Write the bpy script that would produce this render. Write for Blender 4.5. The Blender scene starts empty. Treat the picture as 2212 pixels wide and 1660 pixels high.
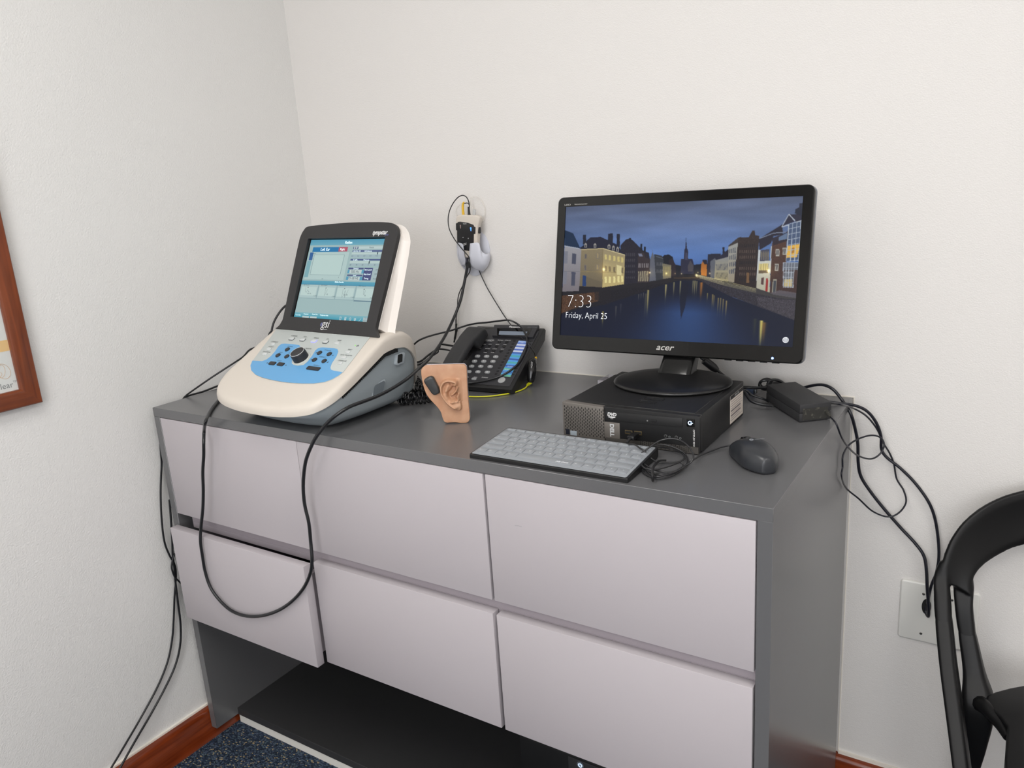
import bpy, bmesh, math, random
import numpy as np
from mathutils import Vector, Matrix

random.seed(7)
scene = bpy.context.scene
COL = scene.collection
PI = math.pi

# ------------------------------------------------------------------ camera
F = 1688.523
CAM = Vector((1.71939, -1.61093, 1.35487))
yaw, pitch, roll = 0.58564, -0.25068, -0.06711
_f = Vector((-math.sin(yaw)*math.cos(pitch), math.cos(yaw)*math.cos(pitch), math.sin(pitch)))
_r0 = Vector((math.cos(yaw), math.sin(yaw), 0))
_u0 = _r0.cross(_f)
CR = _r0*math.cos(roll) + _u0*math.sin(roll)
CU = -_r0*math.sin(roll) + _u0*math.cos(roll)
CF = _f
cam = bpy.data.cameras.new('camera')
cam.sensor_width = 36.0
cam.lens = F*36.0/2212.0
cam.clip_start = 0.02
camo = bpy.data.objects.new('camera', cam)
COL.objects.link(camo)
camo.matrix_world = Matrix(((CR.x, CU.x, -CF.x, CAM.x), (CR.y, CU.y, -CF.y, CAM.y), (CR.z, CU.z, -CF.z, CAM.z), (0, 0, 0, 1)))
scene.camera = camo

# ------------------------------------------------------------------ view, world, lights
scene.view_settings.view_transform = 'Standard'
scene.view_settings.look = 'None'
scene.view_settings.exposure = -0.1
scene.view_settings.gamma = 1.0
scene.view_settings.use_curve_mapping = False
w = bpy.data.worlds.new('world')
scene.world = w
w.use_nodes = True
w.node_tree.nodes['Background'].inputs[0].default_value = (0.75, 0.8, 0.9, 1)
w.node_tree.nodes['Background'].inputs[1].default_value = 0.15

ROOM_W, ROOM_D, ROOM_H = 3.5, 3.7, 2.65
LIGHTS = [  # centre x, y, size x, size y, power
    (0.95, -1.75, 0.58, 1.18, 13.4),
    (2.45, -1.75, 0.58, 1.18, 14.5),
    (1.70, -3.10, 1.18, 0.58, 15.5),
]
for lx, ly, sx, sy, pw in LIGHTS:
    ld = bpy.data.lights.new('ceiling_lamp', 'AREA')
    ld.shape = 'RECTANGLE'; ld.size = sx; ld.size_y = sy
    ld.energy = pw; ld.color = (1.0, 0.992, 0.98)
    lo = bpy.data.objects.new('ceiling_lamp', ld)
    lo.location = (lx, ly, ROOM_H-0.035)
    COL.objects.link(lo)

# fill light added behind the camera to lift the lower walls
ld = bpy.data.lights.new('added_fill_light', 'AREA')
ld.shape = 'RECTANGLE'; ld.size = 1.9; ld.size_y = 1.25
ld.energy = 28.5; ld.color = (0.97, 0.98, 1.0)
lo = bpy.data.objects.new('added_fill_light', ld)
lo.location = (2.1, -ROOM_D+0.05, 1.45); lo.rotation_euler = (PI/2, 0, 0)
COL.objects.link(lo)

# ------------------------------------------------------------------ pixel to point on a plane (used to place things)
def ray(px, py):
    return CF + CR*((px-1106)/F) - CU*((py-830)/F)
def onplane(px, py, P, n):
    d = ray(px, py); P = Vector(P); n = Vector(n)
    return CAM + d*((P-CAM).dot(n)/d.dot(n))
def onz(px, py, z): return onplane(px, py, (0, 0, z), (0, 0, 1))
def ony(px, py, y): return onplane(px, py, (0, y, 0), (0, 1, 0))
def onx(px, py, x): return onplane(px, py, (x, 0, 0), (1, 0, 0))

# ------------------------------------------------------------------ materials
def lin(c):
    return tuple(((v/255.0)/12.92 if v/255.0 <= 0.04045 else ((v/255.0+0.055)/1.055)**2.4) for v in c)
MATS = {}
def mat(name, rgb, rough=0.5, metal=0.0, spec=0.5, bump=None, emit=None, strength=1.0, mottle=None, trans=0.0, alpha=1.0, coat=0.0, sss=0.0):
    """rgb in 0-255 sRGB; bump=(scale, strength, distance); mottle=(scale, rgb2, lo, hi)"""
    if name in MATS: return MATS[name]
    m = bpy.data.materials.new(name); m.use_nodes = True
    nt = m.node_tree; b = nt.nodes['Principled BSDF']
    c = lin(rgb)+(1,)
    b.inputs['Base Color'].default_value = c
    b.inputs['Roughness'].default_value = rough
    b.inputs['Metallic'].default_value = metal
    b.inputs['Specular IOR Level'].default_value = spec
    b.inputs['Transmission Weight'].default_value = trans
    b.inputs['Alpha'].default_value = alpha
    b.inputs['Coat Weight'].default_value = coat
    b.inputs['Coat Roughness'].default_value = 0.08
    if sss:
        b.inputs['Subsurface Weight'].default_value = sss
        b.inputs['Subsurface Radius'].default_value = (0.004, 0.002, 0.001)
    if emit:
        b.inputs['Emission Color'].default_value = lin(emit)+(1,)
        b.inputs['Emission Strength'].default_value = strength
    co = nt.nodes.new('ShaderNodeTexCoord')
    geo = nt.nodes.new('ShaderNodeNewGeometry')
    if mottle:
        n = nt.nodes.new('ShaderNodeTexNoise'); n.inputs['Scale'].default_value = mottle[0]; n.inputs['Detail'].default_value = 4
        nt.links.new(geo.outputs['Position'], n.inputs['Vector'])
        r = nt.nodes.new('ShaderNodeValToRGB')
        r.color_ramp.elements[0].position = mottle[2]; r.color_ramp.elements[1].position = mottle[3]
        r.color_ramp.elements[0].color = c; r.color_ramp.elements[1].color = lin(mottle[1])+(1,)
        nt.links.new(n.outputs['Fac'], r.inputs['Fac']); nt.links.new(r.outputs['Color'], b.inputs['Base Color'])
    if bump:
        n = nt.nodes.new('ShaderNodeTexNoise'); n.inputs['Scale'].default_value = bump[0]; n.inputs['Detail'].default_value = 3
        nt.links.new(geo.outputs['Position'], n.inputs['Vector'])
        bp = nt.nodes.new('ShaderNodeBump'); bp.inputs['Strength'].default_value = bump[1]; bp.inputs['Distance'].default_value = bump[2]
        nt.links.new(n.outputs['Fac'], bp.inputs['Height']); nt.links.new(bp.outputs['Normal'], b.inputs['Normal'])
    MATS[name] = m
    return m

def wall_mat(name, rgb, s1, s2, d):
    m = mat(name, rgb, 0.62, spec=0.3)
    nt = m.node_tree; b = nt.nodes['Principled BSDF']; N = nt.nodes
    geo = N.new('ShaderNodeNewGeometry')
    a = N.new('ShaderNodeTexNoise'); a.inputs['Scale'].default_value = s1; a.inputs['Detail'].default_value = 4; a.inputs['Roughness'].default_value = 0.6
    c = N.new('ShaderNodeTexNoise'); c.inputs['Scale'].default_value = s2; c.inputs['Detail'].default_value = 2
    v = N.new('ShaderNodeTexVoronoi'); v.inputs['Scale'].default_value = 9.0
    nt.links.new(geo.outputs['Position'], a.inputs['Vector']); nt.links.new(geo.outputs['Position'], c.inputs['Vector']); nt.links.new(geo.outputs['Position'], v.inputs['Vector'])
    # rare little plaster nibs
    lt = N.new('ShaderNodeMath'); lt.operation = 'LESS_THAN'; lt.inputs[1].default_value = 0.022
    nt.links.new(v.outputs['Distance'], lt.inputs[0])
    s = N.new('ShaderNodeMath'); s.operation = 'MULTIPLY_ADD'; s.inputs[1].default_value = 1.6
    nt.links.new(c.outputs['Fac'], s.inputs[0]); nt.links.new(a.outputs['Fac'], s.inputs[2])
    s2n = N.new('ShaderNodeMath'); s2n.operation = 'MULTIPLY_ADD'; s2n.inputs[1].default_value = 0.35
    nt.links.new(lt.outputs[0], s2n.inputs[0]); nt.links.new(s.outputs[0], s2n.inputs[2])
    bp = N.new('ShaderNodeBump'); bp.inputs['Strength'].default_value = 0.55; bp.inputs['Distance'].default_value = d
    nt.links.new(s2n.outputs[0], bp.inputs['Height']); nt.links.new(bp.outputs['Normal'], b.inputs['Normal'])
    return m

def wood_mat(name, c1, c2, axis, rough=0.25, scale=14):
    m = mat(name, c1, rough, coat=0.25)
    nt = m.node_tree; b = nt.nodes['Principled BSDF']; N = nt.nodes
    geo = N.new('ShaderNodeNewGeometry'); mp = N.new('ShaderNodeMapping')
    sc = [1, 1, 1]; sc[axis] = 0.06
    mp.inputs['Scale'].default_value = sc
    n = N.new('ShaderNodeTexNoise'); n.inputs['Scale'].default_value = scale*6; n.inputs['Detail'].default_value = 6; n.inputs['Distortion'].default_value = 0.8
    n2 = N.new('ShaderNodeTexNoise'); n2.inputs['Scale'].default_value = scale*0.6
    r = N.new('ShaderNodeValToRGB')
    r.color_ramp.elements[0].position = 0.32; r.color_ramp.elements[1].position = 0.7
    r.color_ramp.elements[0].color = lin(c1)+(1,); r.color_ramp.elements[1].color = lin(c2)+(1,)
    mx = N.new('ShaderNodeMath'); mx.operation = 'MULTIPLY_ADD'; mx.inputs[1].default_value = 0.55
    m2 = N.new('ShaderNodeMath'); m2.operation = 'MULTIPLY'; m2.inputs[1].default_value = 0.45
    nt.links.new(geo.outputs['Position'], mp.inputs['Vector']); nt.links.new(mp.outputs[0], n.inputs['Vector']); nt.links.new(geo.outputs['Position'], n2.inputs['Vector'])
    nt.links.new(n2.outputs['Fac'], m2.inputs[0]); nt.links.new(n.outputs['Fac'], mx.inputs[0]); nt.links.new(m2.outputs[0], mx.inputs[2])
    nt.links.new(mx.outputs[0], r.inputs['Fac']); nt.links.new(r.outputs['Color'], b.inputs['Base Color'])
    return m

def carpet_mat():
    m = mat('carpet', (40, 48, 62), 0.95, spec=0.1)
    nt = m.node_tree; b = nt.nodes['Principled BSDF']; N = nt.nodes
    geo = N.new('ShaderNodeNewGeometry'); mp = N.new('ShaderNodeMapping')
    mp.inputs['Scale'].default_value = (230, 310, 1)
    v = N.new('ShaderNodeTexVoronoi'); v.inputs['Scale'].default_value = 1.0; v.inputs['Randomness'].default_value = 0.55
    nt.links.new(geo.outputs['Position'], mp.inputs['Vector']); nt.links.new(mp.outputs[0], v.inputs['Vector'])
    r = N.new('ShaderNodeValToRGB'); r.color_ramp.interpolation = 'CONSTANT'
    e = r.color_ramp.elements
    e[0].position = 0; e[0].color = lin((46, 56, 74))+(1,)
    e[1].position = 0.42; e[1].color = lin((72, 84, 102))+(1,)
    for p_, c_ in ((0.6, (38, 46, 58)), (0.74, (80, 96, 104)), (0.82, (158, 142, 112)), (0.91, (104, 98, 88))):
        x = e.new(p_); x.color = lin(c_)+(1,)
    nt.links.new(v.outputs['Color'], r.inputs['Fac']); nt.links.new(r.outputs['Color'], b.inputs['Base Color'])
    bp = N.new('ShaderNodeBump'); bp.inputs['Strength'].default_value = 1.0; bp.inputs['Distance'].default_value = 0.004; bp.invert = True
    nt.links.new(v.outputs['Distance'], bp.inputs['Height']); nt.links.new(bp.outputs['Normal'], b.inputs['Normal'])
    return m

M_WALL = wall_mat('painted_plaster', (222, 219, 216), 150, 420, 0.0007)
M_WALL_L = wall_mat('rough_plaster', (226, 225, 223), 95, 280, 0.0010)
M_CEIL = mat('ceiling_tile', (225, 224, 220), 0.9)
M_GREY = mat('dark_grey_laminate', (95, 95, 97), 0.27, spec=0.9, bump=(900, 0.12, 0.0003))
M_GREY_SHADED = mat('dark_grey_laminate_shaded', (50, 50, 51), 0.42, bump=(900, 0.12, 0.0003))  # darker copy of the laminate, cabinet interior shade put into its colour
M_LILAC = mat('pale_lilac_laminate', (180, 174, 178), 0.4, spec=0.4)
M_RAIL = mat('pale_lilac_rail', (158, 150, 156), 0.45)
M_WOOD_Y = wood_mat('cherry_wood_along_wall', (84, 30, 9), (134, 58, 24), 1)
M_WOOD_X = wood_mat('cherry_wood_across', (84, 30, 9), (134, 58, 24), 0)
M_FRAME_Z = wood_mat('frame_wood_upright', (88, 36, 9), (138, 66, 24), 2, rough=0.5)
M_FRAME_Y = wood_mat('frame_wood_level', (88, 36, 9), (138, 66, 24), 1, rough=0.5)
M_BLACK = mat('satin_black_plastic', (24, 24, 25), 0.42, spec=0.4, bump=(1500, 0.1, 0.0002))
M_BLACK_MATT = mat('matt_black_plastic', (42, 42, 44), 0.6, bump=(1500, 0.15, 0.0002))
M_GLOSS = mat('gloss_black_plastic', (14, 14, 14), 0.06, spec=0.5)
M_RUBBER = mat('black_rubber', (24, 24, 26), 0.38)
M_CABLE = mat('black_cable', (26, 27, 30), 0.36)
M_CREAM = mat('cream_plastic', (208, 200, 190), 0.42, spec=0.4)
M_WHITE = mat('white_plastic', (226, 227, 232), 0.4)
M_WHITE_INK = mat('white_ink', (225, 225, 225), 0.6)
M_GREY_INK = mat('grey_ink', (120, 124, 126), 0.6)

# ------------------------------------------------------------------ mesh building helpers
class B:
    def __init__(s): s.bm = bmesh.new()
    def _add(s, vs, fs, M=None):
        bv = [s.bm.verts.new((M @ Vector(v)) if M else Vector(v)) for v in vs]
        out = []
        for f in fs:
            try: out.append(s.bm.faces.new([bv[i] for i in f]))
            except ValueError: pass
        return bv, out
    def box(s, lo, hi, M=None, bev=0.0, seg=2):
        x0, y0, z0 = lo; x1, y1, z1 = hi
        vs = [(x0,y0,z0),(x1,y0,z0),(x1,y1,z0),(x0,y1,z0),(x0,y0,z1),(x1,y0,z1),(x1,y1,z1),(x0,y1,z1)]
        fs = [(3,2,1,0),(4,5,6,7),(0,1,5,4),(1,2,6,5),(2,3,7,6),(3,0,4,7)]
        bv, bf = s._add(vs, fs, M)
        if bev: s._bev(bf, bev, seg)
        return s
    def _bev(s, faces, bev, seg, edges=None):
        if edges is None:
            edges = list({e for f in faces for e in f.edges})
        bmesh.ops.bevel(s.bm, geom=edges, offset=bev, segments=seg, profile=0.5, affect='EDGES', clamp_overlap=True)
    def prism(s, pts, z0, z1, M=None, bev=0.0, seg=2, both=False):
        """outline pts (x,y) counter-clockwise, extruded z0..z1; bev rounds the z1 rim (and z0 if both)"""
        a = sum(pts[i][0]*pts[(i+1)%len(pts)][1]-pts[(i+1)%len(pts)][0]*pts[i][1] for i in range(len(pts)))
        if a < 0: pts = pts[::-1]
        n = len(pts)
        if not bev:
            s._add([(x, y, z0) for x, y in pts]+[(x, y, z1) for x, y in pts],
                   [tuple(range(n-1, -1, -1)), tuple(range(n, 2*n))]+[(i, (i+1)%n, n+(i+1)%n, n+i) for i in range(n)], M)
            return s
        rings = []
        sg = 1 if z1 > z0 else -1
        if both:
            for k in range(seg+1):
                t = k/seg*PI/2; rings.append((bev*(1-math.sin(t)), z0+sg*bev*(1-math.cos(t))))
        else: rings.append((0, z0))
        for k in range(seg+1):
            t = k/seg*PI/2; rings.append((bev*(1-math.cos(t)), z1-sg*bev*(1-math.sin(t))))
        R = [[(x, y, z) for x, y in inset(pts, o)] for o, z in rings]
        s.loft(R, M, True)
        return s
    def loft(s, rings, M=None, caps=True, closed=True):
        n = len(rings[0]); vs = [p for r in rings for p in r]; fs = []
        for k in range(len(rings)-1):
            for i in range(n if closed else n-1):
                j = (i+1)%n
                fs.append((k*n+i, k*n+j, (k+1)*n+j, (k+1)*n+i))
        if caps and closed:
            fs.append(tuple(range(n-1, -1, -1))); fs.append(tuple((len(rings)-1)*n+i for i in range(n)))
        s._add(vs, fs, M)
        return s
    def tube(s, pts, r, n=8, M=None, res=6, smooth=True, rad=None, cap=True):
        P = catmull(pts, res) if smooth else [Vector(p) for p in pts]
        if rad: 
            RR = [rad[min(len(rad)-1, int(round(i/(len(P)-1)*(len(rad)-1))))] if not callable(rad) else rad(i/(len(P)-1)) for i in range(len(P))]
        else: RR = [r]*len(P)
        t0 = (P[1]-P[0]).normalized()
        nrm = t0.orthogonal().normalized()
        rings = []
        for i, p in enumerate(P):
            t = (P[min(i+1, len(P)-1)]-P[max(i-1, 0)])
            if t.length < 1e-9: t = t0
            t.normalize()
            nrm = (nrm - t*nrm.dot(t))
            if nrm.length < 1e-6: nrm = t.orthogonal()
            nrm.normalize(); b = t.cross(nrm)
            rings.append([tuple(p+(nrm*math.cos(2*PI*k/n)+b*math.sin(2*PI*k/n))*RR[i]) for k in range(n)])
        s.loft(rings, M, cap)
        return s
    def lathe(s, prof, n=32, M=None, sx=1, sy=1):
        """prof (r,z) from bottom to top, closed with caps"""
        s.loft([[(r*sx*math.cos(2*PI*k/n), r*sy*math.sin(2*PI*k/n), z) for k in range(n)] for r, z in prof], M, True)
        return s
    def text(s, txt, size, M, depth=0.0, shear=0.0, align='LEFT', offset=0.0, sx=1.0):
        me = text_mesh(txt, size, depth, shear, align, offset)
        me.transform(M @ Matrix.Diagonal((sx, 1, 1, 1)))
        s.bm.from_mesh(me); bpy.data.meshes.remove(me)
        return s
    def build(s, name, m, parent=None, smooth=40, sub=0, recalc=True, solid=0):
        if recalc: bmesh.ops.recalc_face_normals(s.bm, faces=s.bm.faces[:])
        me = bpy.data.meshes.new(name); s.bm.to_mesh(me); s.bm.free()
        me.materials.append(m)
        o = bpy.data.objects.new(name, me); COL.objects.link(o)
        if parent is not None: o.parent = parent
        if smooth:
            me.polygons.foreach_set('use_smooth', [True]*len(me.polygons))
            me.set_sharp_from_angle(angle=math.radians(smooth))
        if solid:
            md = o.modifiers.new('thickness', 'SOLIDIFY'); md.thickness = solid; md.offset = 0
        if sub:
            md = o.modifiers.new('subdivision', 'SUBSURF'); md.levels = sub; md.render_levels = sub
        return o

def inset(pts, o):
    if not o: return [tuple(p) for p in pts]
    n = len(pts); out = []
    for i in range(n):
        p0 = Vector(pts[i-1][:2]); p1 = Vector(pts[i][:2]); p2 = Vector(pts[(i+1)%n][:2])
        d1 = (p1-p0); d2 = (p2-p1)
        d1 = d1.normalized() if d1.length > 1e-9 else d2.normalized(); d2 = d2.normalized() if d2.length > 1e-9 else d1
        n1 = Vector((-d1.y, d1.x)); n2 = Vector((-d2.y, d2.x))
        b = n1+n2
        if b.length < 1e-6: b = n1
        b.normalize(); c = max(0.45, b.dot(n1))
        q = p1+b*(o/c); out.append((q.x, q.y))
    return out
def rrect(x0, y0, x1, y1, r, n=5):
    out = []
    for cx, cy, a in ((x1-r, y0+r, -90), (x1-r, y1-r, 0), (x0+r, y1-r, 90), (x0+r, y0+r, 180)):
        for k in range(n+1):
            t = math.radians(a+90*k/n); out.append((cx+r*math.cos(t), cy+r*math.sin(t)))
    return out
def circle(cx, cy, r, n=24, ry=None):
    return [(cx+r*math.cos(2*PI*k/n), cy+(ry or r)*math.sin(2*PI*k/n)) for k in range(n)]
def round_poly(pts, rs, n=5):
    """round the corners of a polygon, rs a radius or list"""
    out = []; m = len(pts)
    for i in range(m):
        p0 = Vector(pts[i-1]); p1 = Vector(pts[i]); p2 = Vector(pts[(i+1)%m])
        r = rs if not isinstance(rs, (list, tuple)) else rs[i]
        if r <= 0: out.append(tuple(p1)); continue
        a = (p0-p1); b = (p2-p1); ra = min(r, a.length*0.45, b.length*0.45)
        a = p1+a.normalized()*ra; b = p1+b.normalized()*ra
        for k in range(n+1):
            t = k/n; q = a*(1-t)**2+p1*2*t*(1-t)+b*t*t; out.append((q.x, q.y))
    return out
def catmull(pts, res=6):
    P = [Vector(p) for p in pts]
    if len(P) < 3: return P
    out = []
    Q = [P[0]*2-P[1]]+P+[P[-1]*2-P[-2]]
    for i in range(1, len(Q)-2):
        p0, p1, p2, p3 = Q[i-1:i+3]
        for k in range(res):
            t = k/res
            out.append(0.5*((2*p1)+(p2-p0)*t+(2*p0-5*p1+4*p2-p3)*t*t+(3*p1-p0-3*p2+p3)*t**3))
    out.append(P[-1])
    return out
def text_mesh(txt, size, depth=0.0, shear=0.0, align='LEFT', offset=0.0):
    cu = bpy.data.curves.new('lettering', 'FONT')
    cu.body = txt; cu.size = size; cu.extrude = depth; cu.shear = shear; cu.align_x = align; cu.resolution_u = 3; cu.offset = offset
    cu.align_y = 'CENTER'
    ob = bpy.data.objects.new('lettering', cu); COL.objects.link(ob)
    dg = bpy.context.evaluated_depsgraph_get(); dg.update()
    me = bpy.data.meshes.new_from_object(ob.evaluated_get(dg))
    bpy.data.objects.remove(ob); bpy.data.curves.remove(cu)
    return me
def frame(o, x, y, z=None):
    """matrix with local x, y (and z) axes at origin o"""
    x = Vector(x).normalized(); y = Vector(y).normalized(); z = Vector(z).normalized() if z else x.cross(y).normalized()
    o = Vector(o)
    return Matrix(((x.x, y.x, z.x, o.x), (x.y, y.y, z.y, o.y), (x.z, y.z, z.z, o.z), (0, 0, 0, 1)))
def thing(name, label, cat, loc=(0, 0, 0), rz=0.0, group=None):
    o = bpy.data.objects.new(name, None); COL.objects.link(o)
    o.empty_display_size = 0.05; o.location = loc; o.rotation_euler = (0, 0, rz)
    return tag(o, label, cat, group)
def tag(o, label, cat, group=None):
    o['label'] = label; o['category'] = cat
    if group: o['group'] = group
    return o
def struct(o): o['kind'] = 'structure'; return o
def to_local(t):
    """world to local of a thing whose matrix is loc+rz (not yet evaluated)"""
    return (Matrix.Translation(t.location) @ Matrix.Rotation(t.rotation_euler.z, 4, 'Z')).inverted()
def Mxz(y=0.0):
    """local x->x, y->z, z-> -y : drawing on an upright face that looks to -y"""
    return Matrix(((1, 0, 0, 0), (0, 0, -1, y), (0, 1, 0, 0), (0, 0, 0, 1)))

# ------------------------------------------------------------------ the room
def plane_wall(name, lo, hi, m):
    return struct(B().box(lo, hi).build(name, m, smooth=0))
T = 0.1
plane_wall('floor', (-T, -ROOM_D-T, -T), (ROOM_W+T, T, 0), carpet_mat())
plane_wall('wall_back', (-T, 0, 0), (ROOM_W+T, T, ROOM_H), M_WALL)
plane_wall('wall_left', (-T, -ROOM_D, 0), (0, 0, ROOM_H), M_WALL_L)
plane_wall('wall_right', (ROOM_W, -ROOM_D, 0), (ROOM_W+T, 0, ROOM_H), M_WALL)
plane_wall('wall_front', (-T, -ROOM_D-T, 0), (ROOM_W+T, -ROOM_D, ROOM_H), M_WALL)
plane_wall('ceiling', (-T, -ROOM_D-T, ROOM_H), (ROOM_W+T, T, ROOM_H+T), M_CEIL)
BBH = 0.0737
b = B()   # skirting on the left wall; profile in x,z
prof = [(0.0005, 0), (0.041, 0), (0.037, 0.012), (0.0262, 0.024), (0.0255, 0.062), (0.022, 0.070), (0.016, BBH), (0.0005, BBH)]
b.loft([[(x, y, z) for x, z in prof] for y in (-ROOM_D+0.03, -0.022)])
struct(b.build('baseboard_left', M_WOOD_Y, smooth=50))
b = B()
prof = [(0.0005, 0), (0.020, 0), (0.020, 0.062), (0.017, 0.070), (0.012, BBH), (0.0005, BBH)]
b.loft([[(x, -y, z) for y, z in prof] for x in (0.0, ROOM_W)])
struct(b.build('baseboard_back', M_WOOD_X, smooth=50))
# invented window behind the camera: frame and glowing blind to go with the fill
b = B()
for lo_, hi_ in (((1.10, -ROOM_D, 0.78), (3.10, -ROOM_D+0.03, 0.83)), ((1.10, -ROOM_D, 2.07), (3.10, -ROOM_D+0.03, 2.12)), ((1.10, -ROOM_D, 0.83), (1.15, -ROOM_D+0.03, 2.07)), ((3.05, -ROOM_D, 0.83), (3.10, -ROOM_D+0.03, 2.07))):
    b.box(lo_, hi_)
wf_ = struct(b.build('added_window_1', M_WHITE, smooth=0))
B().box((1.15, -ROOM_D+0.004, 0.83), (3.05, -ROOM_D+0.02, 2.07)).build('added_glow_blind', mat('glowing_fill_blind', (230, 232, 235), 0.8, emit=(238, 244, 255), strength=1.2), wf_, smooth=0)
# thin beads of white sealant over the skirtings and along the desk
b = B(); b.box((0.0, -ROOM_D, BBH), (0.006, 0, BBH+0.005)); struct(b.build('trim_1', mat('sealant', (232, 226, 216), 0.5), smooth=0))
b = B(); b.box((1.463, -0.007, BBH), (ROOM_W, 0, BBH+0.006)); struct(b.build('trim_2', MATS['sealant'], smooth=0))
b = B(); b.box((0.0, -0.0018, 0.9), (1.463, 0, 0.9022)); b.box((1.4609, -0.0018, BBH), (1.463, 0, 0.8999)); struct(b.build('trim_3', MATS['sealant'], smooth=0))

for lx, ly, sx, sy, pw in LIGHTS:
    t = thing('ceiling_light', 'recessed rectangular ceiling light panel' , 'ceiling light', (lx, ly, ROOM_H-0.03))
    b = B()
    for lo, hi in (((-sx/2-0.03, -sy/2-0.03, 0), (sx/2+0.03, -sy/2, 0.03)), ((-sx/2-0.03, sy/2, 0), (sx/2+0.03, sy/2+0.03, 0.03)),
                   ((-sx/2-0.03, -sy/2, 0), (-sx/2, sy/2, 0.03)), ((sx/2, -sy/2, 0), (sx/2+0.03, sy/2, 0.03))):
        b.box(lo, hi)
    b.build('frame', M_WHITE, t, smooth=0)
    B().box((-sx/2, -sy/2, 0.01), (sx/2, sy/2, 0.028)).build('diffuser', mat('light_diffuser', (240, 240, 240), 0.6, emit=(255, 248, 238), strength=4.0), t, smooth=0)
tl = [o for o in scene.objects if o.name.startswith('ceiling_light')]
for o, l in zip(tl, ('ceiling light panel nearest the left wall, above the cabinet', 'ceiling light panel above the black chair side of the room', 'ceiling light panel behind the camera, over the middle of the room')):
    o['label'] = l; o['group'] = 'ceiling light panels'
# ------------------------------------------------------------------ the drawer cabinet
XL, XR, DP, H, TH = 0.0279, 1.4607, 0.5948, 0.9, 0.0214
Z1, Z2, Z3, D1, D2 = 0.6361, 0.6085, 0.3678, 0.5106, 0.9744
cab = thing('cabinet', 'long dark grey cabinet with six pale lilac drawer fronts against the white wall', 'cabinet', (XL, -DP, 0))
cx = lambda x: x-XL
cy = lambda y: y+DP
def cbox(name, lo, hi, m, bev=0.0008, parent=None):
    return B().box((cx(lo[0]), cy(lo[1]), lo[2]), (cx(hi[0]), cy(hi[1]), hi[2]), bev=bev, seg=1).build(name, m, parent or cab)
cbox('top_panel', (XL, -DP, H-TH), (XR, -0.001, H), M_GREY, 0.0005)
cbox('side_panel', (XL, -DP, 0.0255), (XL+TH, -0.024, H-TH), M_GREY)
cbox('side_panel', (XR-TH, -DP, 0.0255), (XR, -0.022, H-TH+0.0004), M_GREY, 0.0002)
cbox('back_panel', (XL+TH, -0.036, 0.08), (XR-TH, -0.024, H-TH), M_GREY_SHADED)
cbox('bottom_shelf', (XL+TH, -0.527, 0.0237), (XR-TH, -0.037, 0.0445), M_GREY_SHADED)
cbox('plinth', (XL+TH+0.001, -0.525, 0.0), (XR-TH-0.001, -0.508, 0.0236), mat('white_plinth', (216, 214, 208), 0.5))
cbox('drawer_bottom', (XL+TH, -0.56, 0.372), (XR-TH, -0.037, 0.384), M_GREY_SHADED)
o = cbox('rail', (XL+TH+0.024, -0.5735, 0.594), (XR-TH, -0.550, 0.664), M_RAIL)
b = B(); b.box((cx(XL+TH+0.030), cy(-0.5742), 0.606), (cx(XR-TH), cy(-0.5736), 0.6095)); b.build('rail_lip', M_RAIL, o, smooth=0)
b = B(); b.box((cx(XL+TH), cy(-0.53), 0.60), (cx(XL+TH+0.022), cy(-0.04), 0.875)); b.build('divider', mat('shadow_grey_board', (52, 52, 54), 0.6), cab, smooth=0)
top = H-TH-0.0016
def front(x0, x1, z0, z1, y=-DP, bot=0.0):
    return B().box((cx(x0), cy(y), z0), (cx(x1), cy(y+0.0200), z1), bev=0.0009, seg=2).build('drawer_front', M_LILAC, cab)
front(XL+TH+0.0018, D1-0.0006, Z1, top)
front(D1+0.0006, D2-0.0026, Z1, top)
front(D2+0.0026, XR-TH-0.0022, Z1, top)
front(XL+TH+0.0018, D1-0.0008, Z3, Z2, y=-DP-0.0257)
front(D1+0.0014, D2-0.0040, Z3, Z2)
front(D2+0.0040, XR-TH-0.0035, Z3, Z2)
# sides of the pulled out drawer
cbox('drawer_side', (XL+TH+0.026, -DP-0.0056, Z3+0.02), (XL+TH+0.038, -0.08, Z2-0.03), M_RAIL)
cbox('drawer_side', (D1-0.022, -DP-0.0056, Z3+0.02), (D1-0.010, -0.08, Z2-0.03), M_RAIL)
# faint pencil scuff on the right top drawer
s0 = ony(1112, 1136, -DP); s1 = ony(1127, 1138.5, -DP)
B().tube([(cx(s0.x), -0.0001, s0.z), (cx((s0.x+s1.x)/2), -0.0001, (s0.z+s1.z)/2+0.0006), (cx(s1.x), -0.0001, s1.z)], 0.00022, n=4).build('scuff_mark', M_GREY_INK, cab)

# ------------------------------------------------------------------ dark machine on the shelf under the drawers
pb = ony(1255, 1652, -0.5)
t = thing('black_machine', 'black box-shaped machine with a lit round power button on the cabinet bottom shelf', 'machine', (0.90, -0.44, 0.0448))
bx = ony(1255, 1652, -0.44)
hx = bx.z+0.014-0.0445
B().box((0, 0, 0.0), (0.24, 0.30, hx), bev=0.004).build('casing', M_BLACK, t)
M = Mxz(-0.0002)
lx, lz = bx.x-0.90, bx.z-0.0445
b = B().prism(rrect(0.12, hx-0.040, 0.232, hx-0.004, 0.003), 0, 0.0022, M @ Matrix.Identity(4), bev=0.0008); b.build('front_panel', M_BLACK_MATT, t)
b = B().prism(circle(lx, lz, 0.0078), 0.002, 0.0032, M); o = b.build('power_button', mat('grey_button', (96, 100, 106), 0.4), t)
b = B()
arc = [(lx+0.0040*math.sin(a), -0.0038, lz+0.0040*math.cos(a)) for a in [0.7+k*(2*PI-1.4)/12 for k in range(13)]]
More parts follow.
